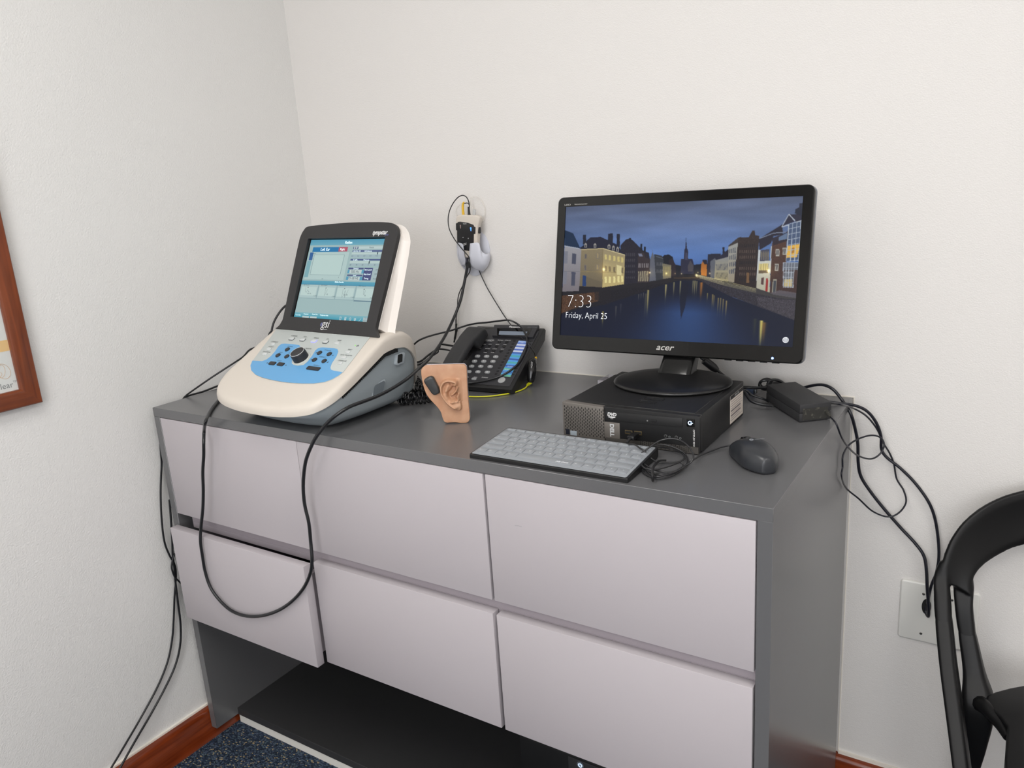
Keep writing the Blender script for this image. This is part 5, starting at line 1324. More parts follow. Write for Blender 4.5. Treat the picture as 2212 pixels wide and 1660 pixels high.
HG = np.array([[hgt(690+(1300-690)*i/(nx_-1), 455+(1250-455)*j/(ny_-1)) for i in range(nx_)] for j in range(ny_)])
for _ in range(3):
    q_ = np.pad(HG, 1, 'edge'); HG = (q_[:-2, 1:-1]+q_[2:, 1:-1]+q_[1:-1, :-2]+q_[1:-1, 2:]+2*HG)/6
for j in range(ny_):
    for i in range(nx_):
        a = 690+(1300-690)*i/(nx_-1); b_ = 455+(1250-455)*j/(ny_-1)
        x, z = ep(a, b_); h = HG[j, i]*0.001
        vs.append((x, -(h-0.0004), z))
# parallax: shift raised points so their outline stays true on the slab
fs = []
for j in range(ny_-1):
    for i in range(nx_-1):
        q = (j*nx_+i, (j+1)*nx_+i, (j+1)*nx_+i+1, j*nx_+i+1)
        if max(-vs[k][1] for k in q) > -0.0003: fs.append(q)
bb = B(); bb._add(vs, fs); 
bmesh.ops.delete(bb.bm, geom=[v for v in bb.bm.verts if not v.link_faces], context='VERTS')
o = bb.build('ear', M_SKIN, ear, smooth=180)
# black sound processor stuck to the slab beside the ear
pr = [(365, 560), (385, 515), (460, 465), (530, 447), (585, 470), (630, 560), (690, 680), (725, 780), (715, 830), (640, 872), (590, 872), (545, 840), (470, 730), (395, 620)]
PP = [ep(*q, 0.006) for q in pr]
hcen = ep(545, 660, 0.004)
hpz = thing('hearing_processor', 'small charcoal hearing processor attached to the slab beside the silicone ear', 'hearing device', tuple(E0+ed*hcen[0]+Vector((0, 0, hcen[1]))+en*0.0004), math.atan2(ed.y, ed.x))
PP = [(x-hcen[0], z-hcen[1]) for x, z in PP]
M_PROC = mat('charcoal_satin', (52, 53, 54), 0.32)
B().prism(round_poly(PP, 0.002, 3), 0.0008, 0.0085, Me, bev=0.0042, seg=6, both=False).build('casing', M_PROC, hpz, smooth=60)
x, z = ep(628, 800, 0.009); B().prism(circle(x-hcen[0], z-hcen[1], 0.0005, 10), 0.0083, 0.0089, Me).build('indicator', mat('brown_dot', (110, 66, 40), 0.5), hpz, smooth=0)

# ------------------------------------------------------------------ wall holder and the probe box it holds
c5 = lambda a, b_: (940+a/7.905, 410+b_/7.905)
wl = lambda a, b_, y: ony(*c5(a, b_), y)
hd = thing('wall_holder', 'white curved plastic holder on the back wall cradling the probe box', 'holder', (0.565, 0, 1.135))
M_HOLD = mat('cool_white_plastic', (206, 208, 218), 0.42)
def wx(a, b_, y): P = wl(a, b_, y); return (P.x-0.565, y, P.z-1.135)
# back plate: an oval on the wall
rad = []
bp0 = [wx(a, b_, -0.001) for a, b_ in ((790, 722), (860, 790), (915, 900), (938, 1020), (930, 1150), (890, 1290), (830, 1390), (760, 1455), (700, 1474), (640, 1468), (560, 1420), (480, 1330), (430, 1220), (400, 1100), (385, 980), (380, 900), (420, 780), (520, 700), (660, 680))]
B().prism([(x, z) for x, y, z in bp0], 0.0005, 0.0030, Mxz(0), bev=0.001).build('back_plate', M_HOLD, hd)
# two curved cradle walls sweeping from the plate forward around the box
def cradle(rows, name):
    rings = [[Vector(wx(a, b_, y)) for a, b_, y in r] for r in rows]
    rings = [[p for p in catmull(r, 4)] for r in rings]
    # smooth across rows
    n = len(rings[0]); cols = [catmull([rings[j][i] for j in range(len(rings))], 4) for i in range(n)]
    m = len(cols[0]); b = B()
    vs = [tuple(cols[i][j]) for j in range(m) for i in range(n)]
    fs = [(j*n+i, j*n+i+1, (j+1)*n+i+1, (j+1)*n+i) for j in range(m-1) for i in range(n-1)]
    b._add(vs, fs)
    return b.build(name, M_HOLD, hd, smooth=80, solid=0.0022)
cradle([[(600, 918, -0.046), (590, 1010, -0.046), (582, 1140, -0.045), (578, 1215, -0.042), (610, 1290, -0.036), (680, 1345, -0.030)],
        [(735, 905, -0.043), (750, 1010, -0.044), (740, 1140, -0.044), (720, 1230, -0.042), (715, 1310, -0.036), (740, 1370, -0.028)],
        [(760, 985, -0.038), (790, 1085, -0.038), (820, 1180, -0.037), (830, 1270, -0.034), (810, 1340, -0.029), (790, 1392, -0.022)],
        [(800, 1100, -0.030), (880, 1112, -0.028), (905, 1180, -0.024), (900, 1260, -0.020), (870, 1330, -0.016), (810, 1400, -0.012)],
        [(905, 1098, -0.016), (928, 1090, -0.008), (938, 1150, -0.006), (915, 1250, -0.005), (870, 1340, -0.004), (800, 1410, -0.003)]], 'right_cradle')
cradle([[(400, 905, -0.040), (392, 1000, -0.040), (395, 1110, -0.038), (420, 1210, -0.034), (470, 1300, -0.026)],
        [(455, 920, -0.044), (468, 1010, -0.044), (482, 1120, -0.042), (495, 1200, -0.038), (495, 1290, -0.030)],
        [(478, 955, -0.045), (488, 1040, -0.045), (498, 1130, -0.043), (520, 1210, -0.038), (500, 1320, -0.029)]], 'left_cradle')
cradle([[(392, 905, -0.041), (388, 1010, -0.041), (392, 1110, -0.039), (420, 1215, -0.035), (470, 1305, -0.027)],
        [(375, 905, -0.020), (375, 1010, -0.020), (382, 1110, -0.019), (410, 1215, -0.017), (460, 1305, -0.013)],
        [(378, 905, -0.004), (378, 1010, -0.004), (388, 1110, -0.004), (420, 1215, -0.004), (470, 1305, -0.004)]], 'left_cradle_wall')
# the box itself, leaning in the holder
bw, bh_, bd = 0.048, 0.098, 0.018
pbx = thing('probe_box', 'small cream and black probe box with a blue light, hanging in the white wall holder', 'medical device', tuple(ony(*c5(545, 1000), -0.0285)+Vector((0, 0, 0))), 0.0)
Q = Vector(pbx.location)
def bxp(a, b_, y=-0.0365): P = ony(*c5(a, b_), y)-Q; return (P.x, P.z)
fr = [(345, 500), (365, 445), (430, 425), (560, 430), (700, 437), (755, 465), (748, 540), (725, 620), (712, 800), (705, 1000), (660, 1130), (570, 1165), (500, 1165), (420, 1100), (370, 1000), (355, 700)]
FRP = [bxp(*q) for q in fr]
B().prism(round_poly(FRP, 0.004, 3), -0.0085, 0.0080, Mxz(0), bev=0.004, seg=4, both=True).build('casing', M_CREAM, pbx, smooth=60)
fc = [(390, 550), (430, 546), (560, 565), (655, 600), (668, 632), (690, 640), (688, 755), (662, 760), (660, 900), (652, 1060), (480, 1030), (378, 1000), (376, 700), (358, 688), (356, 574), (380, 570)]
fp_ = B().prism([bxp(*q) for q in fc], 0.0078, 0.0088, Mxz(0), bev=0.0004).build('black_face', mat('matt_black_face', (30, 30, 32), 0.45), pbx)
def lamp(a, b_, nm, m, sy=1.0):
    x, z = bxp(a, b_, -0.037)
    B().prism([(x-0.0018, z+0.004), (x-0.0012, z+0.0055), (x+0.0012, z+0.0055), (x+0.0018, z+0.004), (x+0.0008, z-0.003), (x, z-0.0036), (x-0.0008, z-0.003)], 0.0088, 0.0093, Mxz(0)).build(nm, m, fp_, smooth=0)
lamp(436, 640, 'lamp', mat('pink_grey_lamp', (150, 128, 124), 0.4)); lamp(612, 682, 'lit_lamp', mat('blue_lamp', (90, 150, 255), 0.4, emit=(80, 150, 255), strength=1.5))
for a, b_ in ((478, 815), (567, 833)):
    x, z = bxp(a, b_, -0.037); B().prism(circle(x, z, 0.0013, 12), 0.0088, 0.0093, Mxz(0)).build('dot_mark', mat('grey_dot_mark', (160, 162, 164), 0.4), fp_, smooth=0)
x, z = bxp(482, 925, -0.037); B().text('gsi', 0.0090, Mxz(0) @ Matrix.Translation((x, z, 0.0090)), shear=0.15).build('maker_lettering', M_WHITE_INK, fp_, smooth=0)
x, z = bxp(475, 583, -0.037); B().text('TympStar', 0.0036, Mxz(0) @ Matrix.Translation((x, z, 0.0090)), shear=0.2, sx=0.8).build('model_lettering', M_WHITE_INK, fp_, smooth=0)
x, z = bxp(752, 695, -0.030); B().prism(rrect(x-0.0022, z-0.0075, x+0.0022, z+0.0075, 0.0018), -0.004, 0.004, Mxz(0), bev=0.001, both=True).build('side_button', M_RUBBER, pbx)
# plugs in its top
x, z = bxp(485, 440, -0.030)
b = B(); b.tube([(x, -0.002, z-0.002), (x, -0.002, z+0.018), (x+0.0012, -0.002, z+0.026), (x+0.0045, -0.002, z+0.0315)], 0.0034, n=12, rad=lambda t_: 0.0034-0.0010*t_)
b.build('yellow_plug', mat('yellow_plastic', (222, 176, 30), 0.4), pbx)
x, z = bxp(583, 430, -0.030)
b = B(); 
for k in range(9): b.lathe([(0.0042-0.00024*k, 0), (0.0042-0.00024*k, 0.0014), (0.0026, 0.0016), (0.0026, 0.0024)], 14, Matrix.Translation((x, -0.002, z-0.002+k*0.0024)))
b.build('black_plug', M_RUBBER, pbx, smooth=30)
x, z = bxp(665, 452, -0.030)
b = B(); b.box((x-0.0050, -0.006, z-0.001), (x+0.0050, 0.003, z+0.0022)); b.build('black_socket', M_RUBBER, pbx, smooth=0)
b = B(); b.box((x-0.0045, -0.003, z+0.0022), (x+0.003, 0.0015, z+0.016), M=Matrix.Translation((x, 0, z)) @ Matrix.Rotation(0.18, 4, 'Y') @ Matrix.Translation((-x, 0, -z)), bev=0.0006)
b.build('clear_plug', mat('clear_plastic', (200, 202, 202), 0.15, alpha=0.55), pbx)
B().tube([(bxp(555, 1160)[0]-0.002, 0.0, bxp(555, 1160)[1]+0.004), (bxp(548, 1250)[0], 0.0, bxp(548, 1250)[1]), (bxp(545, 1340)[0], 0.0, bxp(545, 1340)[1])], 0.0042, n=12).build('cable_boot', M_RUBBER, pbx)
# clear tubing loop coming out of the clear plug
lp = [(650, 330, -0.030), (600, 230, -0.022), (615, 140, -0.012), (690, 125, -0.008), (780, 180, -0.006), (840, 290, -0.005), (850, 400, -0.005), (830, 500, -0.005), (780, 570, -0.006), (735, 560, -0.010), (740, 640, -0.012), (770, 780, -0.012), (720, 1000, -0.012)]
cord('clear_tube', [wl(a, b_, y) for a, b_, y in lp], 0.0016, mat('clear_tube', (226, 218, 210), 0.2, alpha=0.22), 'clear plastic tube looping above and right of the probe box on the wall', 'tube')
lp = [(410, 520, -0.010), (370, 440, -0.006), (360, 340, -0.005), (410, 270, -0.005), (470, 230, -0.006), (520, 240, -0.010)]
cord('clear_tube', [wl(a, b_, y) for a, b_, y in lp], 0.0012, MATS['clear_tube'], 'faint clear tube against the wall left of the yellow plug', 'tube')
# ------------------------------------------------------------------ mouse
mf = onz(1590, 956, 0.91); mb_ = onz(1668, 1019, 0.91)
mc_ = (mf+mb_)/2; mang = math.atan2((mf-mb_).y, (mf-mb_).x)-PI/2
ms = thing('mouse', 'black corded computer mouse on the right end of the cabinet top', 'computer mouse', (mc_.x, mc_.y, 0.9), mang)
ML_ = 0.0575
def mring(t):   # t -1 back .. 1 front ; local y = t*len
    y = t*ML_
    w_ = 0.0305*(1-abs(t)**3.2*0.62)*(1-0.05*math.exp(-((t-0.15)/0.3)**2))
    hgt_ = 0.0385*max(0.0, (1-((t+0.18)/1.22)**2))**0.62*(1.0)
    hgt_ = max(0.008 if t > 0 else 0.010, hgt_)
    r = []
    n_ = 28
    for k in range(n_):
        a = 2*PI*k/n_; c, s_ = math.cos(a), math.sin(a)
        x = w_*(abs(c)**0.75)*(1 if c > 0 else -1)
        z = 0.009+(hgt_-0.009)*(max(0, s_)**0.85) if s_ > 0 else 0.009-0.0085*(abs(s_)**0.5)
        r.append((x, y, z))
    return r
def msc(r, k, y): 
    return [(x*k, y, 0.009+(z-0.009)*k) for x, _, z in r]
ts_ = [-1+2*i/22 for i in range(23)]
rg = [msc(mring(-1), 0.55, -ML_-0.0022), msc(mring(-1), 0.86, -ML_-0.0012)]+[mring(t_) for t_ in ts_]+[msc(mring(1), 0.86, ML_+0.001), msc(mring(1), 0.5, ML_+0.0018)]
B().loft(rg).build('body', mat('charcoal_mouse', (44, 46, 50), 0.33, bump=(1500, 0.1, 0.0002)), ms, smooth=70)
wy = 0.037
B().prism(circle(0, 0, 0.0095, 24), -0.003, 0.003, Matrix.Translation((0, wy, 0.0205)) @ Matrix(((0, 0, 1, 0), (1, 0, 0, 0), (0, 1, 0, 0), (0, 0, 0, 1))), bev=0.0008, both=True).build('scroll_wheel', M_RUBBER, ms)
b = B(); b.tube([(0, y_, z_) for y_, z_ in ((0.012, 0.0376), (0.024, 0.0345), (0.036, 0.0298), (0.048, 0.0225), (0.055, 0.0155))], 0.0006, n=5); b.build('button_seam', MATS['hole_black'], ms)
b = B()
b.tube([(0.0028*math.cos(2*PI*k/18)-0.004, -0.002+0.0028*math.sin(2*PI*k/18), 0.0386) for k in range(19)], 0.0005, n=5, smooth=False)
b.build('emblem', mat('light_grey_print', (150, 154, 160), 0.5), ms)
B().text('logitech', 0.0050, Matrix.Translation((0.001, -0.003, 0.0391)) @ Matrix.Rotation(0.0, 4, 'Z')).build('maker_lettering', MATS['light_grey_print'], ms, smooth=0)

# mouse cable: plug in the computer, loose coil on the cabinet, on to the mouse
M_THIN = mat('thin_black_cable', (36, 36, 38), 0.3)
plug_p = ony(1374, 939, PY0-0.004)
up_ = thing('usb_plug', 'black plug of the mouse cable pushed into the front of the desktop computer', 'plug', (plug_p.x, PY0-0.004, plug_p.z))
B().box((-0.0062, -0.024, -0.0035), (0.0062, -0.0005, 0.0040), bev=0.0012).build('plug_body', M_RUBBER, up_)
B().tube([(0, -0.023, 0), (-0.0005, -0.030, -0.0016), (-0.001, -0.036, -0.004)], 0.0024, n=10, rad=lambda t_: 0.0028-0.001*t_).build('strain_relief', M_RUBBER, up_)
P0_ = plug_p+Vector((-0.001, -0.038, -0.005))
cm = lambda a, b_, z: tuple(onz(1370+a/8.848, 900+b_/8.848, z))
mp = [tuple(P0_), cm(0, 535, 0.9240), cm(100, 603, 0.9228), cm(190, 660, 0.920), cm(320, 800, 0.910), cm(460, 880, 0.906), cm(650, 885, 0.904), cm(850, 870, 0.904), cm(960, 800, 0.905), cm(900, 700, 0.906), cm(700, 620, 0.908), cm(450, 590, 0.915), cm(230, 660, 0.912), cm(120, 800, 0.908), cm(150, 960, 0.905), cm(350, 1090, 0.903), cm(650, 1110, 0.903), cm(900, 1010, 0.903), cm(1020, 880, 0.904),
      cm(980, 730, 0.906), cm(820, 620, 0.912), cm(600, 545, 0.917), cm(380, 570, 0.917), cm(190, 690, 0.914), cm(150, 850, 0.910), cm(280, 970, 0.908), cm(520, 1060, 0.907), cm(760, 1060, 0.907), cm(960, 950, 0.908), cm(1080, 880, 0.914), cm(1130, 760, 0.922), cm(1060, 600, 0.930), cm(900, 470, 0.934), cm(700, 425, 0.936), cm(480, 470, 0.932), cm(280, 600, 0.924), cm(130, 720, 0.916),
      cm(110, 850, 0.911), cm(200, 990, 0.911), cm(420, 1010, 0.911), cm(640, 960, 0.910), cm(800, 900, 0.910), cm(880, 880, 0.908), cm(940, 950, 0.904), cm(850, 1060, 0.903), cm(620, 1170, 0.903), cm(380, 1180, 0.903), cm(180, 1080, 0.903), cm(190, 1010, 0.905), cm(400, 1150, 0.907), cm(700, 1090, 0.909), cm(930, 980, 0.909), cm(1100, 850, 0.908), cm(1280, 740, 0.905), cm(1500, 650, 0.905), cm(1700, 580, 0.907)]
mend = Vector((mc_.x, mc_.y, 0.9))+Matrix.Rotation(mang, 3, 'Z') @ Vector((-0.002, ML_+0.003, 0.010))
mp.append(tuple(mend))
cord('mouse_cable', mp, 0.00145, M_THIN, 'thin black mouse cable bundled in loose loops in front of the desktop computer', n=7, res=7)
b = B()
b.tube([cm(420, 900, 0.913), cm(370, 960, 0.918), cm(345, 1060, 0.917), cm(350, 1150, 0.912), cm(355, 1230, 0.903)], 0.0022, n=8)
b.tube([cm(420, 900, 0.913), cm(480, 850, 0.908), cm(600, 840, 0.903)], 0.0016, n=8)
tag(b.build('cable_tie', M_RUBBER, None), 'black cable tie around the bundled mouse cable', 'cable tie')

# ------------------------------------------------------------------ power adapter and its cables at the right end
A0 = Vector((1.4031, -0.2000, 0.9)); A1 = Vector((1.4450, -0.1560, 0.9)); A2 = Vector((1.3150, -0.0960, 0.9))
ax_ = (A2-A0); ax_.z = 0; Lg = ax_.length; ax_.normalize(); ay_ = Vector((ax_.y, -ax_.x, 0)); Wd = (A1-A0).dot(ay_)
ad = thing('power_adapter', 'black power adapter brick resting on cables at the right rear corner of the cabinet top', 'power adapter', tuple(A0+Vector((0, 0, 0.0))), math.atan2(ax_.y, ax_.x))
TLT = 0.0
hz0, hz1 = 0.0012, 0.0345
Ma = Matrix.Rotation(-0.035, 4, 'Y')
B().box((0, -Wd, 0.001), (Lg, 0, 0.0175), Ma, bev=0.0016).build('lower_half', M_BLACK_MATT, ad)
B().box((0, -Wd, 0.0178), (Lg, 0, 0.0345), Ma, bev=0.0016).build('upper_half', M_BLACK_MATT, ad)
B().box((Lg-0.02, -Wd+0.012, -0.0032), (Lg-0.01, -0.012, 0.0015)).build('rubber_foot', M_RUBBER, ad, smooth=0)
pp = TLad = to_local(ad)
# dusty smudges on its end
B().box((-0.0004, -Wd+0.006, 0.004), (0.0002, -0.006, 0.026), Ma).build('dusty_end', mat('dusty_black', (44, 43, 40), 0.85, mottle=(120, (120, 116, 104), 0.55, 0.80)), ad, smooth=0)
B().box((Lg+0.0, -Wd*0.3-0.004, 0.006), (Lg+0.0012, -0.0015, 0.030), Ma).build('pale_sticker', mat('dull_paper', (150, 146, 128), 0.7), ad, smooth=0)
pe = TLad @ onz(1791, 893, 0.920)
b = B()
for k in range(6):
    b.tube([(-0.0005-k*0.0022, -Wd+0.009, 0.017-k*0.0009), (-0.0018-k*0.0022, -Wd+0.009, 0.0164-k*0.0009)], 0.0036-k*0.0002, n=12, smooth=False)
b.tube([(0.002, -Wd+0.009, 0.017), (-0.016, -Wd+0.009, 0.0105)], 0.0022, n=10, smooth=False)
b.build('strain_relief', mat('dusty_rubber', (58, 57, 52), 0.6), ad)
adw = Matrix.Translation(ad.location) @ Matrix.Rotation(ad.rotation_euler.z, 4, 'Z')
dc0 = adw @ Vector((-0.016, -Wd+0.009, 0.0105))
M_CBL = mat('blue_black_cable', (24, 25, 34), 0.34)
def yp(px, py, y):
    P = ony(px, py, y)
    if 1.30 < P.x < 1.4665 and P.z < 0.902 and px > 1800: P = onx(px, py, 1.4665)   # keeps cords clear of the cabinet side
    return tuple(P)
dcp = [tuple(dc0), yp(1806, 915, -0.215), yp(1818, 945, -0.20), yp(1832, 966, -0.16), yp(1852, 984, -0.10), yp(1880, 992, -0.06), yp(1900, 982, -0.045), yp(1910, 962, -0.04), yp(1902, 946, -0.04), yp(1882, 941, -0.05), yp(1856, 948, -0.07), yp(1834, 962, -0.09), yp(1821, 985, -0.10), yp(1820, 1010, -0.09), yp(1818, 1030, -0.08),
       yp(1828, 1055, -0.07), yp(1855, 1078, -0.05), yp(1885, 1105, -0.035), yp(1918, 1117, -0.025), yp(1942, 1108, -0.02), yp(1957, 1086, -0.016), yp(1952, 1060, -0.014), yp(1937, 1035, -0.014), yp(1931, 1003, -0.016), yp(1922, 980, -0.018), yp(1907, 955, -0.02), yp(1893, 925, -0.025), yp(1870, 898, -0.03), yp(1842, 882, -0.04), yp(1815, 874, -0.045), yp(1790, 872, -0.05), yp(1768, 872, -0.052)]
cord('thin_cable', dcp, 0.0017, M_CBL, 'thin dark cable leaving the adapter and looping down the wall right of the cabinet')
k1 = [yp(1700, 860, -0.030), yp(1728, 842, -0.028), yp(1752, 834, -0.030), yp(1778, 832, -0.035), yp(1800, 842, -0.040), yp(1820, 866, -0.042), yp(1838, 895, -0.042), yp(1848, 930, -0.040), yp(1853, 960, -0.036), yp(1854, 1000, -0.030), yp(1860, 1030, -0.026), yp(1880, 1062, -0.022), yp(1910, 1100, -0.018), yp(1945, 1140, -0.016), yp(1975, 1172, -0.018),
      yp(1995, 1200, -0.022), yp(2001, 1230, -0.026), yp(2003, 1270, -0.028), yp(2006, 1315, -0.022), yp(2005, 1332, -0.014), yp(2000, 1322, -0.006), yp(1999, 1305, -0.003), yp(2001, 1296, 0.004)]
cord('power_cable', k1, 0.0031, M_CBL, 'thick dark cable arching over the cabinet corner and hanging nearest the cabinet side')
k2 = [yp(1785, 868, -0.068), yp(1815, 872, -0.060), yp(1845, 876, -0.050), yp(1872, 888, -0.040), yp(1892, 912, -0.030), yp(1903, 942, -0.024), yp(1904, 970, -0.020), yp(1915, 988, -0.018), yp(1945, 1012, -0.016), yp(1975, 1042, -0.014), yp(2003, 1080, -0.014), yp(2018, 1115, -0.014), yp(2026, 1160, -0.014), yp(2028, 1205, -0.016), yp(2022, 1240, -0.020), yp(2013, 1262, -0.020), yp(2007, 1285, -0.014), yp(2004, 1305, -0.005), yp(2003, 1312, 0.004)]
cord('power_cable', k2, 0.0029, M_CBL, 'thick dark cable hanging farthest right, passing behind the black chair')
# cables between the computer and the adapter
bk1 = [(1.215, -0.150, 0.925), yp(1602, 838, -0.100), yp(1625, 838, -0.090), yp(1648, 838, -0.075), yp(1662, 832, -0.055), yp(1672, 828, -0.045), yp(1695, 830, -0.030), (1.345, -0.022, 0.912), (1.30, -0.03, 0.906)]
cord('computer_cable', bk1, 0.0030, M_CABLE, 'upper thick black cable running from behind the computer to the adapter')
b1 = [(1.24, -0.145, 0.910), yp(1602, 846, -0.135), yp(1622, 866, -0.150), yp(1645, 874, -0.150), yp(1668, 877, -0.140), (1.36, -0.112, 0.9036), (1.40, -0.09, 0.9036)]
cord('computer_cable', [b1[0], b1[1], b1[2], b1[3], b1[4]], 0.0030, M_CABLE, 'lower thick black cable bending across the cabinet top into the adapter')
cord('computer_cable', [(1.22, -0.13, 0.915), yp(1603, 842, -0.120), yp(1625, 854, -0.115), yp(1648, 862, -0.11), yp(1660, 868, -0.10)], 0.0022, M_CABLE, 'middle black cable between the computer and the adapter')
b = B()
kc = ony(1655, 832, -0.052)
b.tube([kc+Vector((0.012*math.cos(a), 0.006*math.sin(a*1.3), 0.010*math.sin(a)+0.001)) for a in [k*2*PI/14 for k in range(29)]], 0.0030, n=8)
b.tube([kc+Vector((0.010, 0.0, -0.012)), kc+Vector((0.004, -0.004, 0.0)), kc+Vector((0.008, 0.0, 0.010)), kc+Vector((0.022, 0.012, 0.008)), kc+Vector((0.035, 0.020, -0.004))], 0.0030, n=8)
tag(b.build('cable_knot', M_CABLE, None), 'knot of black cable behind the left end of the adapter', 'cable')
t = thing('cable_connector', 'blue video connector lying behind the computer beside the adapter', 'connector', (1.262, -0.040, 0.9))
B().box((-0.012, -0.007, 0.0005), (0.014, 0.007, 0.014), bev=0.002).build('shell', mat('dull_blue_plastic', (60, 76, 104), 0.5), t)
B().box((0.014, -0.006, 0.003), (0.019, 0.006, 0.011), bev=0.0005).build('plug_metal', mat('plug_metal', (120, 124, 130), 0.3, metal=0.8), t)
# ferrite on the video cable hanging behind the monitor
f0 = ony(1517, 775, -0.110); f1 = ony(1556, 806, -0.095)
d_ = (f1-f0).normalized()
vc = thing('video_cable', 'black video cable with a cylindrical ferrite lump under the monitor', 'cable', tuple(f0))
rel = lambda p: tuple(Vector(p)-f0)
B().tube([rel(f0+Vector((-0.030, 0.0, 0.035))), rel(f0+Vector((-0.012, 0, 0.010))), (0, 0, 0), rel(f1), rel(f1+Vector((0.010, 0.006, -0.014))), rel((f1.x+0.018, f1.y+0.015, 0.905))], 0.0030, n=10).build('cord', M_CABLE, vc)
B().tube([rel(f0+d_*0.004), rel(f0+d_*0.0055), rel(f0+d_*0.030), rel(f0+d_*0.040)], 0.0085, n=16, smooth=False, rad=[0.006, 0.0085, 0.0085, 0.0055]).build('ferrite', M_RUBBER, vc, smooth=30)

# ------------------------------------------------------------------ small clear box behind the computer
bxo = ony(1291, 828, -0.125)
sb = thing('clear_box', 'small clear plastic box with blue and red contents behind the computer', 'box', (bxo.x, -0.125, 0.9))
hb2 = max(0.02, ony(1290, 822, -0.125).z-0.9)
M_CLR = mat('clear_box_plastic', (222, 218, 226), 0.2, alpha=0.35)
B().box((0, 0, 0.0002), (0.085, 0.055, 0.0015)).build('box_bottom', M_CLR, sb, smooth=0)
for lo, hi in (((0, 0, 0.0015), (0.085, 0.0015, hb2)), ((0, 0.0535, 0.0015), (0.085, 0.055, hb2)), ((0, 0.0015, 0.0015), (0.0015, 0.0535, hb2)), ((0.0835, 0.0015, 0.0015), (0.085, 0.0535, hb2))):
    B().box(lo, hi).build('box_wall', M_CLR, sb, smooth=0)
for i_, (x_, c_, n_) in enumerate(((0.018, (36, 60, 110), 'blue_cap'), (0.036, (130, 70, 60), 'red_cap'), (0.052, (150, 90, 80), 'pink_cap'))):
    o = B().lathe([(0.0085, 0), (0.009, 0.001), (0.0085, hb2*0.72), (0.007, hb2*0.85), (0.001, hb2*0.88)], 20, Matrix.Translation((bxo.x+x_, -0.103, 0.9018))).build(n_, mat('cap_%s' % n_, c_, 0.4), None, smooth=50)
    tag(o, ('dark blue round cap in the clear box behind the computer', 'brick red round cap in the middle of the clear box', 'pinkish round cap at the right of the clear box')[i_], 'cap', 'caps in the clear box')

# ------------------------------------------------------------------ cables of the console and probe box
def xpl(px, py, x): return tuple(onx(px, py, x))
def zpl(px, py, z): return tuple(onz(px, py, z))
pc_ = [wl(548, 1250, -0.0285), wl(545, 1335, -0.0285), yp(1004, 606, -0.032), yp(995, 648, -0.045), yp(980, 688, -0.07), yp(958, 732, -0.13), yp(930, 772, -0.22), yp(905, 796, -0.31), xpl(880, 818, 0.660), xpl(850, 838, 0.662), xpl(820, 854, 0.664), xpl(790, 866, 0.664), xpl(760, 877, 0.662), xpl(738, 889, 0.655), xpl(718, 904, 0.640), xpl(701, 921, 0.618), yp(686, 940, -0.618), yp(676, 957, -0.622)]
pc_ += [yp(a, b_, -0.6240) for a, b_ in ((664, 985), (658, 1010), (655, 1050), (658, 1090), (667, 1130), (671, 1170))]
pc_ += [yp(a, b_, -0.6290) for a, b_ in ((674, 1210), (670, 1240), (655, 1272), (630, 1300), (600, 1320), (565, 1331), (530, 1331), (500, 1320), (475, 1298), (455, 1270), (443, 1235), (437, 1200), (433, 1170))]
pc_ += [yp(a, b_, -0.6240) for a, b_ in ((434, 1140), (438, 1100), (439, 1060), (438, 1020), (440, 985), (440, 955))]
pc_ += [yp(441, 932, -0.612), zpl(444, 912, 0.9055), zpl(452, 893, 0.9045), zpl(466, 873, 0.9040), zpl(487, 857, 0.9040), (0.215, -0.455, 0.9040), (0.255, -0.430, 0.9040)]
cord('probe_cable', pc_, 0.0036, M_CABLE, 'thick black cable from the wall holder hanging in a long loop over the drawer fronts', n=10, res=6)
# thin lead looping over the probe box
tl_ = [wl(583, 330, -0.032), wl(582, 250, -0.032), wl(560, 170, -0.034), wl(520, 115, -0.036), wl(460, 98, -0.038), wl(380, 140, -0.040), wl(290, 260, -0.042), wl(235, 400, -0.044), wl(222, 540, -0.046), wl(245, 680, -0.050), wl(320, 830, -0.054), wl(400, 940, -0.056), wl(500, 1060, -0.057), wl(575, 1150, -0.055), wl(590, 1240, -0.048), wl(600, 1320, -0.036), wl(590, 1400, -0.026), wl(540, 1490, -0.020), wl(510, 1560, -0.015), wl(470, 1640, -0.014), yp(990, 640, -0.013), yp(988, 668, -0.012), yp(985, 690, -0.012), yp(985, 700, -0.012)]
cord('thin_lead', tl_, 0.0013, M_CABLE, 'thin black lead looping left of the probe box on the wall')
tl2 = [wl(500, 235, -0.030), wl(545, 228, -0.030), wl(575, 250, -0.032), wl(585, 280, -0.034)]
cord('thin_lead', tl2, 0.0011, M_CABLE, 'short thin lead from the tip of the yellow plug', res=5)
tw = [yp(1003, 606, -0.020), yp(1000, 640, -0.018), yp(993, 668, -0.016), yp(989, 700, -0.014), yp(987, 712, -0.012)]
cord('clear_tube', tw, 0.0013, mat('milky_tube', (222, 222, 216), 0.25, alpha=0.8), 'milky thin tube hanging from the wall holder beside the black cables', 'tube')
jp = thing('jack_plug', 'small black jack plug hanging at the wall above the telephone handset', 'plug', yp(985, 712, -0.012))
j0 = Vector(jp.location); jl = lambda P: tuple(Vector(P)-j0)
B().tube([jl(yp(985, 690, -0.012)), jl(yp(985, 706, -0.012))], 0.0016, n=10, smooth=False).build('tip', M_RUBBER, jp)
B().tube([jl(yp(986, 700, -0.012)), jl(yp(986, 712, -0.012)), jl(yp(984, 724, -0.014)), jl(yp(981, 740, -0.016))], 0.0036, n=10, rad=[0.0034, 0.0036, 0.0030, 0.0022]).build('sleeve', M_RUBBER, jp)
